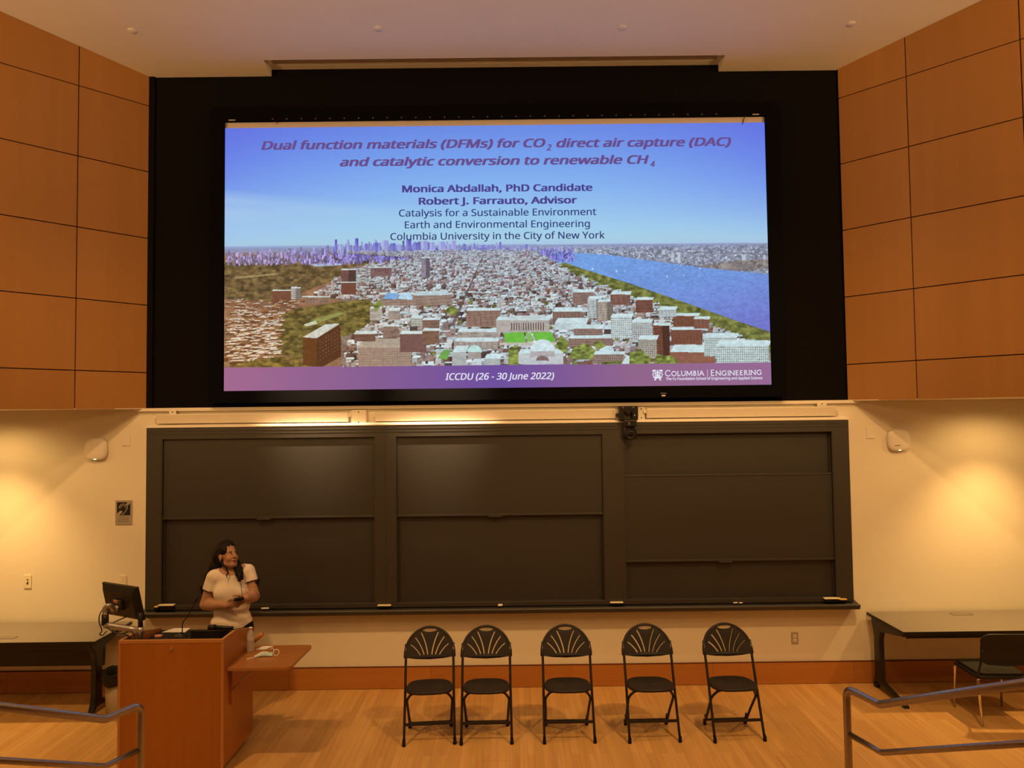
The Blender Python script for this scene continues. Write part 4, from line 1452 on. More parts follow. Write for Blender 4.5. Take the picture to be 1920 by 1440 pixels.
MB().hexa([mp3(.17, .20, .048), mp3(.27, .20, .048), mp3(.27, .20, .028), mp3(.17, .20, .028), mp3(.17, .11, .048), mp3(.27, .11, .048), mp3(.27, .11, .028), mp3(.17, .11, .028)]).build('mount_plate', M['blackmetal'], mon, .004)
MB().hexa([mp3(.215, .135, .05), mp3(.27, .135, .05), mp3(.27, .135, .047), mp3(.215, .135, .047), mp3(.215, .112, .05), mp3(.27, .112, .05), mp3(.27, .112, .047), mp3(.215, .112, .047)]).build('sticker', M['pink'], mon)
MB().hexa([mp3(-.001, .24, -.02), mp3(.006, .24, -.02), mp3(.006, .24, -.002), mp3(-.001, .24, -.002), mp3(-.001, .05, -.02), mp3(.006, .05, -.02), mp3(.006, .05, -.002), mp3(-.001, .05, -.002)]).build('side_strip', M['signblack'], mon)
# arm: base clamp, lower arm, elbow post, head
el = at(197, 1172, -1.76)
eb_ = Vector((el.x, el.y, el.z))
ATZ = at(263, 1182, -1.765).z - WT
top_b = ab + Vector((0, 0, ATZ))
MB().lathe([(.0, .012), (.045, .012), (.045, .001), (0, .001)], ab, 20).box(ab.x - .05, ab.x + .03, ab.y - .05, ab.y - .03, ab.z + .001, ab.z + .10).build('clamp_base', M['chrome'], mon)
MB().lathe([(.018, 0.01), (.018, ATZ - .025), (.027, ATZ - .024), (.027, ATZ + .026), (0, ATZ + .026)], ab, 16).build('post', M['armsilver'], mon)
am = MB()
d = (eb_ - top_b)
am.tube([top_b, top_b + d * .3, top_b + d * .85, eb_], [.026, .024, .026, .028], 14)
am.build('lower_arm', M['armsilver'], mon)
hp = mp3(.23, .19, .075)
MB().tube([eb_, eb_ + Vector((0, 0, .085))], .027, 14).build('elbow_post', M['blackplastic'], mon)
MB().tube([eb_ + Vector((0, 0, .085)), eb_ + Vector((.003, 0, .10))], .024, 14).build('collar', M['chrome'], mon)
MB().tube(smooth_path([eb_ + Vector((0, 0, .095)), eb_ + Vector((-.004, .0, .135)), eb_ + Vector((.03, .01, .155)), hp, mp3(.225, .165, .045)], 5), .019, 10).build('upper_arm', M['armsilver'], mon)
MB().tube([hp + Vector((0, -.02, 0)), hp + Vector((0, .02, 0))], .024, 14).build('knuckle', M['armsilver'], mon)
MB().tube([ab + Vector((0, .004, ATZ + .02)), ab + Vector((-.004, .004, ATZ + .14))], .019, 12).build('riser', M['blackplastic'], mon)
cbm = MB()
cbm.tube(smooth_path([mp3(.40, .17, .02), at(188, 1150, -1.78), at(186, 1166, -1.8), at(191, 1182, -1.8), at(187, 1189, -1.82), at(193, 1191, -1.8), at(200, 1183, -1.8)], 6), .0045, 6)
cbm.tube(smooth_path([mp3(.19, .27, .02), at(212, 1168, -1.74), at(208, 1178, -1.76), at(225, 1188, -1.78), at(248, 1186, -1.76), (ab.x, ab.y - .04, ab.z + .02)], 6), .0045, 6)
cbm.tube(smooth_path([at(200, 1176, -1.8), at(215, 1186, -1.82), at(240, 1192, -1.8), (ab.x - .02, ab.y - .05, ab.z + .03)], 6), .0045, 6)
cbm.build('cable', M['blackplastic'], mon)

# ------------------------------------------------------------------ on the side shelf
p = atz(470, 1222, shz)
bt = thing('water_bottle', 'clear plastic water bottle on the lectern side shelf', 'bottle', (p.x, p.y, shz + .001))
prof = [(0, .002), (.022, 0), (.031, .006), (.0325, .02), (.031, .06), (.0325, .075), (.031, .09), (.0325, .10), (.032, .135), (.028, .155), (.016, .178), (.0125, .186), (.0125, .196)]
MB().lathe(prof, bt.location, 24).build('body', M['bottle'], bt)
MB().lathe([(0, .198), (.013, .1985), (.0145, .197), (.0145, .186), (.0, .186)], bt.location + Vector((0, 0, .010)), 20).build('cap', M['whiteplastic'], bt)
MB().lathe([(.0328, .098), (.0331, .10), (.0331, .132), (.0326, .135)], bt.location, 24).build('label_band', M['bottlelabel'], bt)
a, b = atz(479, 1218, shz), atz(501, 1211, shz)
o = MB().hexa([(a.x, a.y, shz + .0006), (a.x + .09, a.y, shz + .0006), (a.x + .13, a.y + .09, shz + .0006), (a.x + .04, a.y + .09, shz + .0006),
               (a.x, a.y, shz + .0026), (a.x + .09, a.y, shz + .0026), (a.x + .13, a.y + .09, shz + .0026), (a.x + .04, a.y + .09, shz + .0026)]).build('note_card', M['paper'])
tag(o, 'small white note card behind the bottle on the side shelf', 'paper')

mk = atz(494, 1231, shz)
face = thing('face_mask', 'pale blue folded face mask with white ear loops on the side shelf', 'mask', (mk.x, mk.y, shz))
gu, gv = 16, 8
vs = []
for j in range(gv + 1):
    for i in range(gu + 1):
        u, w = i / gu, j / gv
        x = -.075 + .15 * u
        y = -.02 + .05 * w + .014 * math.sin(u * 5)
        z = .004 + .034 * math.sin(PI * u) * math.sin(PI * min(1, w * 1.1)) * (.6 + .4 * u) + .004 * abs((w * 4) % 1 - .5) + .02 * u * w
        a_ = R(18)
        vs.append((mk.x + x * math.cos(a_) - y * math.sin(a_), mk.y + x * math.sin(a_) + y * math.cos(a_), shz + .001 + z))
fs = [(j * (gu + 1) + i, j * (gu + 1) + i + 1, (j + 1) * (gu + 1) + i + 1, (j + 1) * (gu + 1) + i) for j in range(gv) for i in range(gu)]
mb = MB()
for k, q in enumerate(fs):
    mb.add([vs[i] for i in q], [(0, 1, 2, 3)], 1 if (k % gu) < gu * .45 and k // gu > 2 else 0, True)
o = mb.build('cover', [M['maskblue'], M['maskwhite']], face)
sd = o.modifiers.new('thickness', 'SOLIDIFY')
sd.thickness = .0015
lp = mk + Vector((.075, .035, .022))
MB().tube([(lp.x + .022 + .024 * math.cos(a), lp.y + .006 * math.sin(a), lp.z + .024 * math.sin(a)) for a in LS(0, 2 * PI, 20, endpoint=False)], .0035, 6, closed=True).build('ear_loop', M['maskwhite'], face)
MB().tube(smooth_path([mk + Vector((-.06, -.03, .004)), mk + Vector((-.09, -.045, .003)), mk + Vector((-.115, -.075, .003))], 5), .0035, 6).build('ear_loop', M['maskwhite'], face)
MB().tube([(lp.x - .02 + .014 * math.cos(a), lp.y + .02, lp.z + .012 + .02 * math.sin(a)) for a in LS(0, PI, 12)], .003, 6).build('ear_loop', M['maskwhite'], face)

# ------------------------------------------------------------------ trash can
tc_ = Vector((-3.70, -.50, 0))
bn = thing('trash_can', 'tan trash can with black bag liner behind the lectern', 'trash can', tc_)
MB().lathe([(0, .006), (.115, .006), (.118, .0), (.123, .02), (.142, .37), (.138, .37), (.115, .03), (0, .025)], tc_, 32).build('bin', M['bin'], bn)
mb = MB()
prof = [(.0, .10), (.09, .12), (.114, .30), (.128, .375), (.140, .386), (.150, .392), (.160, .395), (.168, .37), (.172, .33), (.166, .295), (.157, .285)]
n = 48
vs = []
for r, h in prof:
    for k in range(n):
        a = 2 * PI * k / n
        vs.append(tc_ + Vector(((r + .006 * math.sin(7 * a + h * 30) * (h > .28)) * math.cos(a), (r + .006 * math.sin(7 * a + h * 30) * (h > .28)) * math.sin(a), h + .012 * math.sin(5 * a + 1) * (r > .155) + (.03 * max(0, math.cos(a)) if h > .36 else 0))))
fs = [(i * n + k, i * n + (k + 1) % n, (i + 1) * n + (k + 1) % n, (i + 1) * n + k) for i in range(len(prof) - 1) for k in range(n)]
mb.add(vs, fs, 0, True)
mb.build('bag_liner', M['bag'], bn)

# ------------------------------------------------------------------ folding chairs


def make_folding_chair():
    t = thing('folding_chair', '', 'chair')
    lean = lambda z: -.19 + (z / .90) * .335          # depth of the long tube at height z
    HWd = .212

    def wx(z):
        return .218 - .006 * min(1, z / .5)
    # long legs that run up into the back
    for s_ in (-1, 1):
        pts = [(s_ * wx(z), lean(z), z) for z in (.02, .2, .45, .70, .78)]
        leg = MB().tube(pts, .0115, 10).build('leg', M['chairtube'], t)
        z = .0
        MB().lathe([(0, 0.0), (.014, .0), (.016, .006), (.014, .045), (.0115, .05)], (s_ * wx(0), lean(.01), 0), 12).build('rubber_foot', M['rubber'], leg)
    # rear U frame: from under the seat front, out and down to the rear feet
    for s_ in (-1, 1):
        pts = fillet([(s_ * .10, -.13, .425), (s_ * .155, -.115, .415), (s_ * .200, -.06, .345), (s_ * .192, .06, .19), (s_ * .188, .185, .02)], .05)
        leg = MB().tube(pts, .0115, 10).build('leg', M['chairtube'], t)
        MB().lathe([(0, 0.0), (.014, .0), (.016, .006), (.014, .045), (.0115, .05)], (s_ * .188, .192, 0), 12).build('rubber_foot', M['rubber'], leg)
        MB().lathe([(0, .006), (.006, .005), (.008, 0)], (s_ * .205, -.075, .355), 10, 0, 'y').build('rivet', M['chairtube'], leg)
    MB().tube([(-.13, -.13, .425), (.13, -.13, .425)], .010, 8).build('seat_bar', M['chairtube'], t)
    z = .16
    MB().box(-wx(z), wx(z), lean(z) - .004, lean(z) + .004, z - .013, z + .013).build('stretcher', M['chairtube'], t, .002)
    y = .165
    MB().tube(fillet([(-.188, .17, .10), (-.186, .172, .052), (.186, .172, .052), (.188, .17, .10)], .04), .010, 8).build('stretcher', M['chairtube'], t)
    # seat: rounded moulded shell
    out = []
    for a in LS(0, 2 * PI, 56, endpoint=False):
        c, s_ = math.cos(a), math.sin(a)
        e = 3.2
        x = .203 * abs(c) ** (2 / e) * math.copysign(1, c)
        y = .185 * abs(s_) ** (2 / 2.6) * math.copysign(1, s_)
        x *= 1 - .05 * (y / .185)
        out.append((x, y - .015))
    mb = MB()
    n = len(out)
    rings = [(1.0, -.020), (1.0, -.006), (.985, 0), (.93, .002), (.70, -.005), (.35, -.009), (.0, -.010)]
    vs = []
    for k, (sc, dz) in enumerate(rings):
        vs += [(x * sc, -.015 + (y + .015) * sc, .445 + dz + .012 * (-(y + .015) / .185) * .4) for x, y in out]
    fs = [(i * n + k, i * n + (k + 1) % n, (i + 1) * n + (k + 1) % n, (i + 1) * n + k) for i in range(len(rings) - 1) for k in range(n)]
    fs.append(tuple(reversed(range(n))))
    mb.add(vs, fs, 0, True)
    mb.build('seat', M['chairplastic'], t)
    # fan-shaped back with slots
    outer = [(-.222, .672), (-.19, .668), (-.12, .657), (0, .650), (.12, .657), (.19, .668), (.222, .672), (.225, .70)]
    outer += [(.225 * math.cos(a), .70 + .215 * math.sin(a) ** 0.92) for a in LS(0, PI, 41)[1:-1]]
    outer += [(-.225, .70)]
    holes = []

    def slot(p0, p1, p2, w):
        P = [Vector((*q,)) for q in (p0, p1, p2)]
        c = [(1 - t_) ** 2 * P[0] + 2 * t_ * (1 - t_) * P[1] + t_ * t_ * P[2] for t_ in LS(0, 1, 7)]
        L_, R_ = [], []
        for i, q in enumerate(c):
            d = (c[min(i + 1, 6)] - c[max(i - 1, 0)]).normalized()
            nn_ = Vector((-d.y, d.x)) * w / 2
            L_.append(q + nn_)
            R_.append(q - nn_)
        return [(q.x, q.y) for q in L_ + R_[::-1]]
    for s_ in (-1, 1):
        holes.append(slot((s_ * .018, .685), (s_ * .030, .78), (s_ * .078, .865), .010))
        holes.append(slot((s_ * .050, .685), (s_ * .075, .765), (s_ * .132, .828), .010))
        holes.append(slot((s_ * .085, .682), (s_ * .115, .735), (s_ * .170, .772), .010))
    holes.append([(-.066, .888)] + [(.066 * math.cos(a), .888 + .009 * math.sin(a)) for a in LS(PI, 0, 9)[1:]] + [(.066 * math.cos(a), .888 - .022 * math.sin(a)) for a in LS(0, PI, 9)[1:-1]])
    fn = lambda u, v_, d: Vector((u, lean(v_) + d + .018 * (1 - (u / .225) ** 2), v_))
    bk = MB().plate(outer, holes, fn, -.009, .009)
    b_ = bk.build('backrest', M['chairplastic'], t, .003)
    # moulded rim that hugs the tube
    rim = [fn(.220 * math.cos(a), .69 + .218 * math.sin(a), 0) for a in LS(0, PI, 33)]
    MB().tube([fn(.219, .668, 0)] + rim + [fn(-.219, .668, 0)], .0125, 8).build('rim', M['chairplastic'], b_)
    for s_ in (-1, 1):
        q = fn(s_ * .213, .735, -.012)
        MB().lathe([(0, .004), (.005, .003), (.006, 0)], q, 10, 0, 'y').build('rivet', M['chrome'], b_)
    return t


CH = [((-.607, -1.165), R(4.5), 'leftmost folding chair of the row, nearest the lectern'), ((-.103, -1.165), R(1.0), 'second folding chair from the left, close to the leftmost one'),
      ((.615, -1.165), R(0.5), 'middle folding chair standing alone in the row of five'), ((1.345, -1.170), R(1.5), 'second folding chair from the right in the row'),
      ((2.070, -1.178), R(3.0), 'rightmost folding chair of the row, below the wall outlet')]
first = make_folding_chair()
for i, ((x, y), rz, lab) in enumerate(CH):
    o = first if i == 0 else dup(first)
    o.location, o.rotation_euler = (x, y, 0), (0, 0, rz)
    tag(o, lab, 'chair', 'folding chairs in front of the chalkboard')

# ------------------------------------------------------------------ stacking chair at the right table
sc_ = thing('stacking_chair', 'black padded stacking chair with chrome legs tucked at the right table', 'chair', (4.55, -.90, 0), R(-3))


def L(x, y, z):
    return Matrix.Translation(sc_.location) @ Matrix.Rotation(R(-3), 4, 'Z') @ Vector((x, y, z))


hw = .222
pts = rrect(-hw, hw, -.20, .24, .06)
MB().prism(pts, lambda u, v, d: L(u, v, d), .405, .432).build('seat_shell', M['blackplastic'], sc_, .008)
pts = rrect(-hw + .02, hw - .02, -.19, .22, .06)
MB().prism(pts, lambda u, v, d: L(u, v, d), .432, .458).build('seat_cushion', M['upholstery'], sc_, .012, seg=3)
for s_ in (-1, 1):
    MB().tube([L(*q) for q in fillet([(s_ * .17, .17, .405), (s_ * .212, .205, .40), (s_ * .218, .222, .01)], .04)], .011, 10).build('leg', M['chrome'], sc_)
    MB().tube([L(*q) for q in fillet([(s_ * .17, -.15, .405), (s_ * .209, -.17, .40), (s_ * .218, -.235, .01)], .04)], .011, 10).build('leg', M['chrome'], sc_)
    MB().tube([L(*q) for q in fillet([(s_ * .20, -.12, .425), (s_ * .218, -.19, .44), (s_ * .213, -.245, .58), (s_ * .208, -.262, .69)], .05)], .010, 10).build('back_post', M['blackplastic'], sc_)
bo = [(-.219, .58), (-.16, .553), (0, .545), (.16, .553), (.219, .58)] + arc(.139, .745, .08, 0, PI / 2, 7) + arc(-.139, .745, .08, PI / 2, PI, 7)
bf = lambda u, v, d: L(u, -.235 - (v - .56) * .12 + d - .03 * (1 - (u / .219) ** 2), v)
MB().prism([(u, v) for u, v in bo], bf, -.010, .010).build('backrest', M['blackplastic'], sc_, .006)
MB().tube([bf(u, v, -.0) for u, v in arc(.139, .745, .079, .2, PI / 2, 8) + arc(-.139, .745, .079, PI / 2, PI - .2, 8)], .0115, 8).build('top_rim', M['blackplastic'], sc_)

# ------------------------------------------------------------------ stair railings in front of the stage


def railing(p_post, z_top, z_mid, flat, run, rise, lab):
    """one tubular railing: post, level start and sloping run towards the audience"""
    x, y = p_post
    t = thing('stair_railing', lab, 'railing', (x, y, 0), 0, 'steel stair railings at the stage edge')
    a = Vector((x, y, 0))
    b = Vector((*flat, 0))
    c = Vector((*run, 0))
    r1, r2 = .021, .016
    top = fillet([a, a + Vector((0, 0, z_top)), b + Vector((0, 0, z_top))], .055)[:-1] + fillet([a.lerp(b, .6) + Vector((0, 0, z_top)), b + Vector((0, 0, z_top)), c + Vector((0, 0, z_top + rise))], .018)
    k = next(i for i, q in enumerate(top) if q.z > z_top - .08)
    MB().tube(top[k - 1:], r1, 14).build('handrail', M['steel'], t)
    MB().tube([a, a + Vector((0, 0, z_top - .06))], .019, 14).build('post', M['steel'], t)
    MB().tube(fillet([a + Vector((0, 0, z_mid)), b + Vector((0, 0, z_mid)), c + Vector((0, 0, z_mid + rise))], .015), r2, 12).build('mid_rail', M['steel'], t)
    e = b.lerp(c, .96)
    MB().tube([e, e + Vector((0, 0, z_top + rise * .96))], .019, 14).build('post', M['steel'], t)
    MB().lathe([(0, .008), (.045, .008), (.05, 0)], a, 20).build('base_flange', M['steel'], t)
    MB().lathe([(0, .008), (.045, .008), (.05, 0)], e, 20).build('base_flange', M['steel'], t)
    return t


def rail_fit(post_px, kink_px, end_px, y_post, y_kink):
    a = at(*post_px, y_post)
    b = atz(*kink_px, a.z)
    return a, b


aL = at(264, 1321, -3.58)
bL = atz(197, 1349, aL.z)
mL = at(264, 1405, -3.58)
aR = at(1587, 1290, -3.58)
bR = atz(1650, 1321, aR.z)
mR = at(1587, 1375, -3.58)


def far_end(a, b, end_px):
    """walk on along the plan direction of the flat piece until the photograph's edge"""
    d = Vector((b.x - a.x, b.y - a.y, 0)).normalized()
    best = None
    for i in range(1, 400):
        q = b + d * (i * .01)
        r_ = ray(*end_px)
        tt = ((q.x - CAM.x) * r_.x + (q.y - CAM.y) * r_.y) / (r_.x ** 2 + r_.y ** 2)
        h = CAM + r_ * tt
        e = (Vector((h.x, h.y)) - Vector((q.x, q.y))).length
        if best is None or e < best[0]:
            best = (e, q, h.z)
    return best


eL, eR = far_end(aL, bL, (0, 1325)), far_end(aR, bR, (1920, 1281))


def extend(b, e, k):
    q, z = e[1], e[2]
    return (b.x + (q.x - b.x) * k, b.y + (q.y - b.y) * k), (z - b.z) * k


run, rise = extend(bL, eL, 2.2)
railing((aL.x, aL.y), aL.z, mL.z, (bL.x, bL.y), run, rise, 'brushed steel stair railing at the lower left')
run, rise = extend(bR, eR, 2.2)
railing((aR.x, aR.y), aR.z, mR.z, (bR.x, bR.y), run, rise, 'brushed steel stair railing at the lower right')

# ------------------------------------------------------------------ floor hatches
for (x0, x1, y1, lab) in ((1458, 1540, 1420, 'flush wooden floor hatch in front of the rightmost folding chair'), (897, 972, 1428, 'flush wooden floor hatch in front of the second folding chair')):
    a, b = atz(x0, y1, 0), atz(x1, y1, 0)
    o = thing('floor_hatch', lab, 'floor hatch', ((a.x + b.x) / 2, a.y - .15, 0), 0, 'hatches in the stage floor')
    MB().box(a.x, b.x, a.y - .32, a.y, .0005, .003).build('lid', M['floor'], o)
    MB().plate([(a.x - .006, a.y - .326), (b.x + .006, a.y - .326), (b.x + .006, a.y + .006), (a.x - .006, a.y + .006)], [[(a.x, a.y - .32), (a.x, a.y), (b.x, a.y), (b.x, a.y - .32)]], XY, .0005, .0032).build('rim', M['cherry_edge'], o)

# ------------------------------------------------------------------ the presenter


class SDF:
    """distance field on a grid; smooth unions; meshed with surface nets"""

    def __init__(s, lo, hi, h):
        s.lo, s.h = np.array(lo, float), h
        s.n = np.ceil((np.array(hi) - s.lo) / h).astype(int) + 1
        s.F = np.full(s.n, .2, np.float32)

    def _sub(s, lo, hi, pad):
        a = np.clip(np.floor((np.array(lo) - pad - s.lo) / s.h).astype(int), 0, s.n)
        b = np.clip(np.ceil((np.array(hi) + pad - s.lo) / s.h).astype(int) + 1, 0, s.n)
        sl = tuple(slice(i, j) for i, j in zip(a, b))
        ax = [s.lo[k] + s.h * np.arange(a[k], b[k]) for k in range(3)]
        return sl, np.stack(np.meshgrid(*ax, indexing='ij'), -1).astype(np.float32)

    def _mix(s, sl, d, k):
        f = s.F[sl]
        h = np.clip(.5 + .5 * (f - d) / k, 0, 1)
        s.F[sl] = f + (d - f) * h - k * h * (1 - h)

    def cone(s, a, b, ra, rb, k=.02, flat=None):
        a, b = np.array(a, np.float32), np.array(b, np.float32)
        R_ = max(ra, rb)
        sl, P = s._sub(np.minimum(a, b) - R_, np.maximum(a, b) + R_, k + .03)
        if P.size == 0:
            return s
        ba = b - a
        t = np.clip(((P - a) @ ba) / (ba @ ba), 0, 1)
        d = np.linalg.norm(P - a - t[..., None] * ba, axis=-1) - (ra + (rb - ra) * t)
        s._mix(sl, d, k)
        return s

    def chain(s, pts, rs, k=.015):
        for i in range(len(pts) - 1):
            s.cone(pts[i], pts[i + 1], rs[i], rs[i + 1], k)
        return s

    @staticmethod
    def _ell(P, c, r, Rm):
        q = (P - np.array(c, np.float32))
        if Rm is not None:
            q = q @ np.array(Rm, np.float32)          # columns of Rm are the ellipsoid's axes
        r = np.array(r, np.float32)
        k0 = np.linalg.norm(q / r, axis=-1)
        k1 = np.linalg.norm(q / (r * r), axis=-1) + 1e-6
        return k0 * (k0 - 1) / k1

    def ell(s, c, r, k=.02, Rm=None):
        R_ = max(r)
        sl, P = s._sub(np.array(c) - R_, np.array(c) + R_, k + .03)
        if P.size:
            s._mix(sl, s._ell(P, c, r, Rm), k)
        return s

    def cut_ell(s, c, r, k=.006, Rm=None):
        R_ = max(r)
        sl, P = s._sub(np.array(c) - R_, np.array(c) + R_, .04)
        d = -s._ell(P, c, r, Rm)
        f = s.F[sl]
        h = np.clip(.5 - .5 * (f - d) / k, 0, 1)
        s.F[sl] = f + (d - f) * h + k * h * (1 - h)
        return s

    def cut_plane(s, p, n, lo=None, hi=None):
        """removes the side the normal points to (inside the optional box)"""
        lo = s.lo if lo is None else lo
        hi = s.lo + s.h * (s.n - 1) if hi is None else hi
        sl, P = s._sub(lo, hi, 0)
        n = np.array(n, np.float32) / np.linalg.norm(n)
        s.F[sl] = np.maximum(s.F[sl], (P - np.array(p, np.float32)) @ n)
        return s

    def ripple(s, fn):
        sl, P = s._sub(s.lo, s.lo + s.h * (s.n - 1), 0)
        m_ = np.abs(s.F[sl]) < .04
        d = np.zeros(s.F[sl].shape, np.float32)
        d[m_] = fn(P[m_])
        s.F[sl] += d
        return s

    def mesh(s, name, material, parent, origin):
        F = s.F
        for ax in range(3):
            sl = [slice(None)] * 3
            for e in (0, -1):
                sl[ax] = e
                F[tuple(sl)] = np.maximum(F[tuple(sl)], .001)
        ins = F < 0
        nx, ny, nz = F.shape
        cnt = np.zeros((nx - 1, ny - 1, nz - 1), np.uint8)
        for i in (0, 1):
            for j in (0, 1):
                for k in (0, 1):
                    cnt += ins[i:nx - 1 + i, j:ny - 1 + j, k:nz - 1 + k]
        act = np.argwhere((cnt > 0) & (cnt < 8))
        idx = -np.ones(cnt.shape, np.int64)
        idx[tuple(act.T)] = np.arange(len(act))
        acc, num = np.zeros((len(act), 3)), np.zeros(len(act))
        cor = [(i, j, k) for i in (0, 1) for j in (0, 1) for k in (0, 1)]
        val = {c: F[act[:, 0] + c[0], act[:, 1] + c[1], act[:, 2] + c[2]] for c in cor}
        for c in cor:
            for ax in range(3):
                if c[ax] == 0:
                    d = tuple(c[q] + (q == ax) for q in range(3))
                    a, b = val[c], val[d]
                    x = (a < 0) != (b < 0)
                    t = np.where(x, a / np.where(x, a - b, 1), 0)
                    p = np.tile(np.array(c, float), (len(act), 1))
                    p[:, ax] += t
                    acc[x] += p[x]
                    num[x] += 1
        v = s.lo + s.h * (act + acc / num[:, None]) + np.array(origin)
        quads = []
        for ax in range(3):
            u, w = (ax + 1) % 3, (ax + 2) % 3
            A = [slice(1, -1)] * 3
            A[ax] = slice(0, -1)
            B = [slice(1, -1)] * 3
            B[ax] = slice(1, None)
            x = ins[tuple(A)] != ins[tuple(B)]
            e = np.argwhere(x)
            off = np.array([1, 1, 1])
            off[ax] = 0
            e = e + off
            g = []
            for du, dw in ((-1, -1), (0, -1), (0, 0), (-1, 0)):
                q = e.copy()
                q[:, u] += du
                q[:, w] += dw
                g.append(idx[tuple(q.T)])
            g = np.stack(g, -1)
            fl = ins[tuple(e.T)]
            g = np.where(fl[:, None], g, g[:, ::-1])
            quads.append(g[(g >= 0).all(1)])
        q = np.concatenate(quads).astype(np.int32)
        me = bpy.data.meshes.new(name)
        me.vertices.add(len(v))
        me.vertices.foreach_set('co', v.astype(np.float32).ravel())
        me.loops.add(q.size)
        me.loops.foreach_set('vertex_index', q.ravel())
        me.polygons.add(len(q))
        me.polygons.foreach_set('loop_start', np.arange(0, q.size, 4, dtype=np.int32))
        me.update(calc_edges=True)
        me.polygons.foreach_set('use_smooth', np.ones(len(q), bool))
        me.materials.append(material)
        o = bpy.data.objects.new(name, me)
        COL.objects.link(o)
        o.parent = parent
        o.matrix_parent_inverse = PM(parent).inverted()
        return o


PO = np.array((-2.545, -.74, 0.0))
pt = thing('person', 'woman with long dark hair in a cream short-sleeved top holding a clicker behind the lectern', 'person', tuple(PO))
PS = R(17)
bl, bf_ = np.array((math.cos(PS), math.sin(PS), 0)), np.array((math.sin(PS), -math.cos(PS), 0))     # towards her left / her front
zz = np.array((0, 0, 1.0))
BR = np.stack([bl, -bf_, zz], 1)


def Bp(l, f, z, c=(.018, 0)):
    return np.array((c[0], c[1], 0)) + bl * l + bf_ * f + zz * z


# head frame: she looks to the picture's right and slightly up
HY = R(58)
hf = np.array((math.sin(HY), -math.cos(HY), .13))
hf /= np.linalg.norm(hf)
hl = np.cross(zz, hf)
hl /= np.linalg.norm(hl)
hl = hl if hl @ np.array((1, 1, 0)) > 0 else -hl                # her left
hu = np.cross(hf, hl)
hu = hu if hu[2] > 0 else -hu
HR = np.stack([hl, hf, hu], 1)
HC = np.array((-.018, -.015, 1.545))


def Hp(l, f, u):
    return HC + hl * l + hf * f + hu * u


def J(px, py, Y):
    return np.array(at(px, py, Y)) - PO


SR, SL_ = J(400, 1082, -.785), J(466, 1071, -.70)
ER, EL = J(386, 1133, -.785), J(476, 1117, -.75)
WR_, WL = J(422, 1135, -.925), J(462, 1121, -.925)


def torso(s, g=0.0, k=.035):
    s.ell(Bp(0, 0, 1.25), (.142 + g, .098 + g, .165 + g), k, BR)
    s.ell(Bp(-.062, .062, 1.195), (.088 + g, .066 + g, .076 + g), .045, BR)
    s.ell(Bp(.062, .062, 1.195), (.088 + g, .066 + g, .076 + g), .045, BR)
    s.ell(Bp(0, .008, 1.06), (.152 + g, .112 + g, .16 + g), .045, BR)
    s.ell(Bp(0, .0, .90), (.176 + g, .126 + g, .135 + g), k, BR)
    s.cone(SR + (.03, .0, .0), SL_ + (-.03, 0, 0), .050 + g, .050 + g, k)
    s.cone(Bp(0, -.02, 1.40, (0, 0)), SR + (.01, 0, .005), .050 + g * .5, .042 + g, k)
    s.cone(Bp(0, -.02, 1.41, (0, 0)), SL_ + (-.01, 0, .005), .050 + g * .5, .042 + g, k)


body = SDF((-.36, -.34, 0), (.34, .24, 1.70), .0042)
torso(body)
body.cone(Bp(0, -.01, 1.34), HC + (0, .012, -.07), .056, .052, .025)
# arms
for s_, e_, w_r in ((SR, ER, WR_), (SL_, EL, WL)):
    body.cone(s_, e_, .055, .050, .02)
    body.cone(e_, e_ + (w_r - e_) * .35, .050, .052, .02)
    body.cone(e_ + (w_r - e_) * .35, w_r, .052, .029, .02)
# legs and feet
for l in (-1, 1):
    body.cone(Bp(.095 * l, 0, .84), Bp(.10 * l, .005, .47), .094, .062, .03)
    body.cone(Bp(.10 * l, .005, .47), Bp(.105 * l, -.02, .30), .058, .058, .02)
    body.cone(Bp(.105 * l, -.02, .30), Bp(.11 * l, -.02, .09), .056, .038, .02)
    body.cone(Bp(.11 * l, -.03, .05), Bp(.13 * l, .13, .035), .042, .034, .02)
# head
body.ell(Hp(0, -.012, .03), (.073, .090, .088), .02, HR)
body.ell(Hp(0, .032, -.035), (.055, .062, .084), .025, HR)
body.ell(Hp(0, .068, -.098), (.030, .024, .020), .025, HR)
for l in (-1, 1):
    body.ell(Hp(.036 * l, .066, -.040), (.026, .022, .026), .02, HR)
    body.cone(Hp(.044 * l, .03, -.085), Hp(.016 * l, .070, -.100), .018, .017, .03)
    body.ell(Hp(.025 * l, .073, .022), (.020, .012, .009), .012, HR)
    body.ell(Hp(.073 * l, -.012, -.020), (.008, .019, .030), .006, HR)
    body.ell(Hp(.076 * l, -.018, -.016), (.006, .013, .022), .006, HR)
body.cone(Hp(0, .088, .014), Hp(0, .108, -.024), .009, .013, .010)
body.ell(Hp(0, .104, -.030), (.016, .012, .009), .008, HR)
body.ell(Hp(0, .090, -.058), (.024, .012, .008), .008, HR)
body.ell(Hp(0, .086, -.077), (.021, .012, .008), .008, HR)
for l in (-1, 1):
    body.cut_ell(Hp(.031 * l, .092, .006), (.015, .010, .009), .008, HR)
body.cut_ell(Hp(0, .100, -.068), (.014, .016, .0075), .004, HR)


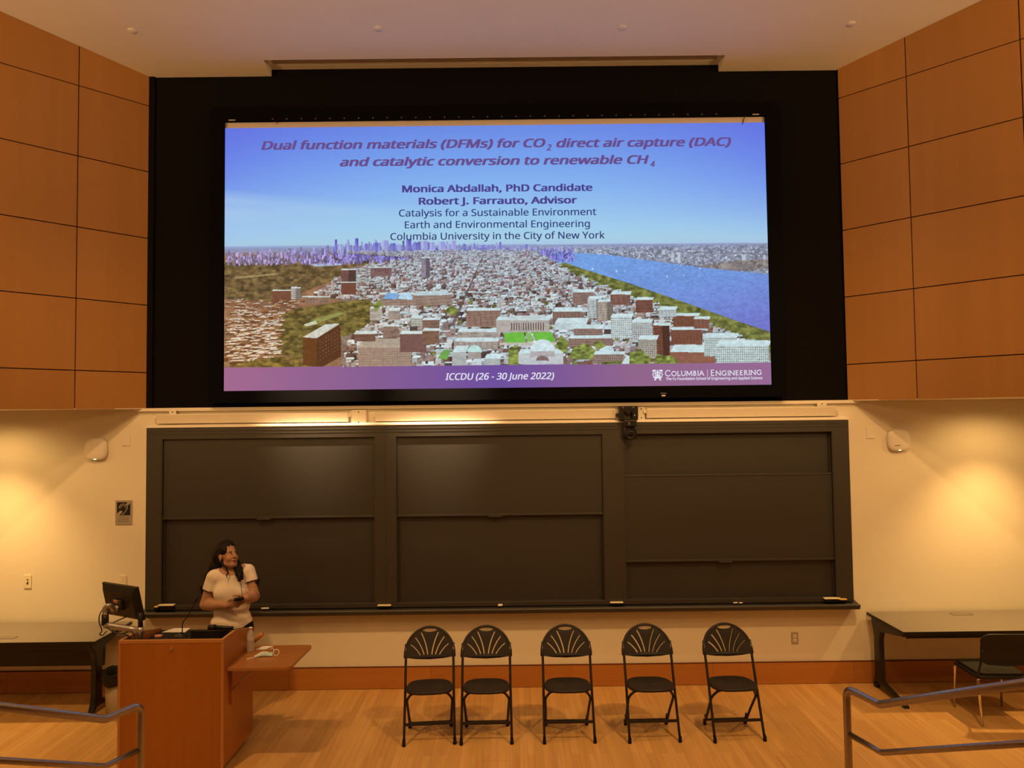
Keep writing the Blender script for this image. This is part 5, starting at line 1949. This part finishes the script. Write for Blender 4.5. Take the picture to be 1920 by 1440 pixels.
def hand(wr, d, up, into, curl, lens, thumb):
    """palm, four unequal fingers and a thumb; d along the hand, up across the knuckles, into = palm side"""
    d, up, into = (np.array(v_, float) / np.linalg.norm(v_) for v_ in (d, up, into))
    pc_ = wr + d * .048
    body.cone(wr, wr + d * .03, .027, .026, .012)
    Rm = np.stack([d, up, into], 1)
    body.ell(pc_, (.050, .038, .016), .012, Rm)
    for i, (o_, ln) in enumerate(zip((.030, .011, -.009, -.027), lens)):
        k0 = wr + d * (.082 - .004 * abs(i - 1)) + up * o_
        k1 = k0 + (d * math.cos(curl * .4) + into * math.sin(curl * .4)) * ln * .45 + up * (.002 * (1.5 - i))
        k2 = k1 + (d * math.cos(curl) + into * math.sin(curl)) * ln * .32
        k3 = k2 + (d * math.cos(curl * 1.5) + into * math.sin(curl * 1.5)) * ln * .23
        body.cone(k0 - d * .02, k0, .0095, .0092, .006)
        body.chain([k0, k1, k2, k3], [.0090, .0083, .0076, .0065], .004)
    t0 = wr + d * .025 + up * .026 + into * .004
    t1 = t0 + thumb[0] * .034
    t2 = t1 + thumb[1] * .030
    t3 = t2 + thumb[2] * .022
    body.chain([t0 - d * .01, t0, t1, t2, t3], [.014, .0135, .0110, .0095, .0075], .006)


nrm = lambda v_: np.array(v_, float) / np.linalg.norm(v_)
hand(WR_, (.97, -.10, .10), (-.12, -.18, 1), (.05, .97, .2), .55, (.075, .080, .074, .058), [nrm((.7, -.3, .62)), nrm((.9, -.15, .35)), nrm((.97, .05, .05))])
hand(WL, (-.86, -.16, -.42), (-.40, -.2, .86), (-.05, .97, .1), .50, (.075, .080, .074, .058), [nrm((-.75, -.35, .40)), nrm((-.9, -.2, .05)), nrm((-.95, .0, -.15))])
body_o = body.mesh('body', M['skin'], pt, PO)

# shirt
sh_ = SDF((-.36, -.30, .82), (.34, .24, 1.46), .0042)
torso(sh_, .011)
for s_, e_, f_ in ((SR, ER, .46), (SL_, EL, .44)):
    sl_ = SDF((-.36, -.30, .82), (.34, .24, 1.46), .0042)
    sl_.cone(s_ + (0, 0, -.002), s_ + (e_ - s_) * (f_ + .15), .062, .069, .02)
    sl_.cut_plane(s_ + (e_ - s_) * f_, e_ - s_)
    h_ = np.clip(.5 + .5 * (sh_.F - sl_.F) / .022, 0, 1)
    sh_.F = sh_.F + (sl_.F - sh_.F) * h_ - .022 * h_ * (1 - h_)
sh_.cut_plane((0, 0, .868), (-.10, -.02, -1))
sh_.cut_plane((0, 0, .868), (.0, 0, -1))
sh_.cut_ell(Bp(.0, .025, 1.435), (.118, .115, .092), .006, BR)
rp = lambda P: (.0035 * np.sin(P[:, 2] * 75 + 2.2 * np.sin(P[:, 0] * 14 + P[:, 1] * 6)) * np.clip((1.14 - P[:, 2]) / .1, 0, 1) * np.clip((P[:, 2] - .9) / .05, 0, 1)
                + .003 * np.sin(P[:, 0] * 60 - P[:, 2] * 40) * np.exp(-((np.abs(P[:, 0]) - .15) / .05) ** 2) * np.clip((P[:, 2] - 1.1) / .05, 0, 1))
sh_.ripple(rp)
shirt = sh_.mesh('shirt', M['shirt'], pt, PO)
for s_, e_, f_, sd_ in ((SR, ER, .46, -1), (SL_, EL, .44, 1)):
    c = s_ + (e_ - s_) * f_
    ax_ = nrm(e_ - s_)
    o1 = nrm(np.cross(ax_, (0, 1, 0)))
    o2 = np.cross(ax_, o1)
    MB().tube([Vector(PO + c + 0.0675 * (math.cos(a) * o1 + math.sin(a) * o2)) for a in LS(0, 2 * PI, 28, endpoint=False)], .003, 6, closed=True).build('sleeve_trim', M['felt_black'], shirt)
    bo_ = PO + c + np.array((sd_ * .068, -.012, .008))
    bw = MB()
    bw.ellipsoid(bo_ + (sd_ * .010, 0, .012), (.012, .010, .020), 10, 7)
    bw.ellipsoid(bo_ + (-sd_ * .004, -.01, -.008), (.018, .012, .011), 10, 7)
    bw.ellipsoid(bo_, (.009, .009, .009), 8, 6)
    bw.tube([Vector(bo_), Vector(bo_ + (sd_ * .006, 0, -.03)), Vector(bo_ + (sd_ * .002, 0, -.05))], [.007, .006, .004], 6)
    bw.build('sleeve_bow', M['felt_black'], shirt)

# trousers and shoes
tr_ = SDF((-.30, -.24, .06), (.30, .24, .96), .006)
tr_.ell(Bp(0, .0, .90), (.181, .132, .135), .03, BR)
tr_.ell(Bp(0, .008, 1.06), (.156, .116, .16), .045, BR)
for l in (-1, 1):
    tr_.cone(Bp(.095 * l, 0, .84), Bp(.10 * l, .005, .47), .104, .074, .03)
    tr_.cone(Bp(.10 * l, .005, .47), Bp(.11 * l, -.02, .09), .074, .060, .02)
tr_.cut_plane((0, 0, .935), (0, 0, 1))
tr_.cut_plane((0, 0, .10), (0, 0, -1))
tr_.mesh('trousers', M['trousers'], pt, PO)
for l in (-1, 1):
    so = SDF((-.26, -.34, -.01), (.26, .16, .13), .005)
    so.cone(Bp(.11 * l, -.035, .05), Bp(.13 * l, .135, .04), .050, .043, .02)
    so.cut_plane((0, 0, .0), (0, 0, -1))
    so.cut_plane((0, 0, .09), (0, 0, 1))
    so.mesh('shoe', M['felt_black'], pt, PO)

# hair
ha = SDF((-.34, -.22, 1.22), (.24, .20, 1.70), .004)
ha.ell(Hp(0, -.022, .038), (.085, .098, .098), .02, HR)
ha.cut_ell(Hp(0, .098, -.020), (.068, .074, .100), .010, HR)
ha.cut_ell(Hp(-.075, .028, -.06), (.040, .040, .065), .010, HR)
ha.chain([Hp(0, -.085, .03), (-.105, .02, 1.53), (-.125, .025, 1.45), (-.155, .015, 1.385), (-.205, .01, 1.335), (-.235, .0, 1.30)], [.060, .066, .066, .058, .036, .018], .03)
ha.chain([Hp(0, -.07, -.03), (-.04, .07, 1.44), (.0, .08, 1.38)], [.06, .055, .05], .03)
ha.chain([Hp(.055, -.03, -.02), (.05, .02, 1.45), (.085, -.02, 1.405), (.118, -.085, 1.365), (.140, -.118, 1.338), (.132, -.128, 1.318)], [.030, .036, .036, .032, .024, .012], .02)
ha.ripple(lambda P: .0028 * np.sin(P[:, 0] * 170 + P[:, 1] * 120 + 3 * np.sin(P[:, 2] * 34)) + .004 * np.sin(P[:, 2] * 55 + P[:, 0] * 30))
ha.cut_ell(Hp(-.078, -.006, -.026), (.026, .026, .034), .006, HR)
hair = ha.mesh('hair', M['hair'], pt, PO)
MB().tube(smooth_path([Vector(PO + q) for q in (Hp(-.072, -.03, -.05), J(423, 1064, -.83), J(426, 1070, -.855), J(428, 1074, -.865), J(424.5, 1078, -.868), J(426, 1084, -.872))], 6), [.010 - .007 * i / 30 for i in range(31)], 8).build('lock', M['hair'], hair)

HRm = Matrix([[float(HR[i][j]) for j in range(3)] for i in range(3)])
for l in (-1, 1):
    c = PO + Hp(.029 * l, .0785, .005)
    MB().ellipsoid(c, (.0115, .0080, .0062), 14, 9, M3=HRm).build('eye', M['eyewhite'], pt)
    MB().ellipsoid(PO + Hp(.029 * l + .003, .0845, .006), (.0066, .0038, .0066), 12, 8, M3=HRm).build('iris', M['iris'], pt)
    MB().tube([Vector(PO + Hp(.029 * l + a * l, .0838 - .7 * max(a, 0) - .1 * abs(a), .0125 - 20 * a * a)) for a in LS(-.012, .011, 7)], .0022, 6).build('eyelash', M['hair'], pt)
    MB().tube([Vector(PO + Hp(.028 * l + a * l, .0860 - .75 * max(a, 0) - 14 * a * a, .0265 - 14 * a * a)) for a in LS(-.016, .016, 8)], [.002, .003, .0034, .0034, .0032, .003, .0024, .0014], 6).build('eyebrow', M['hair'], pt)
MB().tube([Vector(PO + Hp(a, .101 - 14 * a * a, -.0605 - 3 * a * a)) for a in LS(-.020, .020, 9)], [.0012, .003, .004, .0044, .004, .0044, .004, .003, .0012], 8).build('upper_lip', M['lip'], pt)
MB().tube([Vector(PO + Hp(a, .097 - 14 * a * a, -.0765 + 5 * a * a)) for a in LS(-.018, .018, 9)], [.0012, .003, .0042, .005, .005, .005, .0042, .003, .0012], 8).build('lower_lip', M['lip'], pt)
MB().ellipsoid(PO + Hp(-.080, -.010, -.052), (.0045, .0045, .0055), 10, 8).build('earring', M['chrome'], pt)

# clicker in her hands, lapel microphone on the neckline
ck = np.array(at(448, 1123, -.975))
cl_ = thing('presentation_clicker', 'small black clicker held between both hands of the woman', 'clicker', tuple(ck))
Q = Matrix.Translation(ck) @ Matrix.Rotation(R(-8), 4, 'Y') @ Matrix.Rotation(R(20), 4, 'X')
MB().box(-.048, .044, -.011, .011, -.014, .014, M4=Q).build('case', M['blackplastic'], cl_, .005, seg=3)
for dx in (-.038, -.027):
    MB().ellipsoid(Q @ Vector((dx, -.011, .006 - (dx + .03) * .6)), (.004, .002, .004), 8, 6).build('button', M['chrome'], cl_)
lm = np.array(at(453.5, 1073.5, -.868))
la = thing('lapel_microphone', 'black lapel microphone clipped at the neckline with a thin hanging cord', 'microphone', tuple(lm))
MB().ellipsoid(lm, (.010, .009, .014), 12, 8).build('capsule', M['felt_black'], la)
MB().tube(smooth_path([lm + (0, -.005, -.012), np.array(at(451, 1082, -.90)), np.array(at(451.5, 1095, -.93)), np.array(at(453, 1107, -.945)), np.array(at(454, 1118, -.955))], 6), .0022, 6).build('cord', M['felt_black'], la)
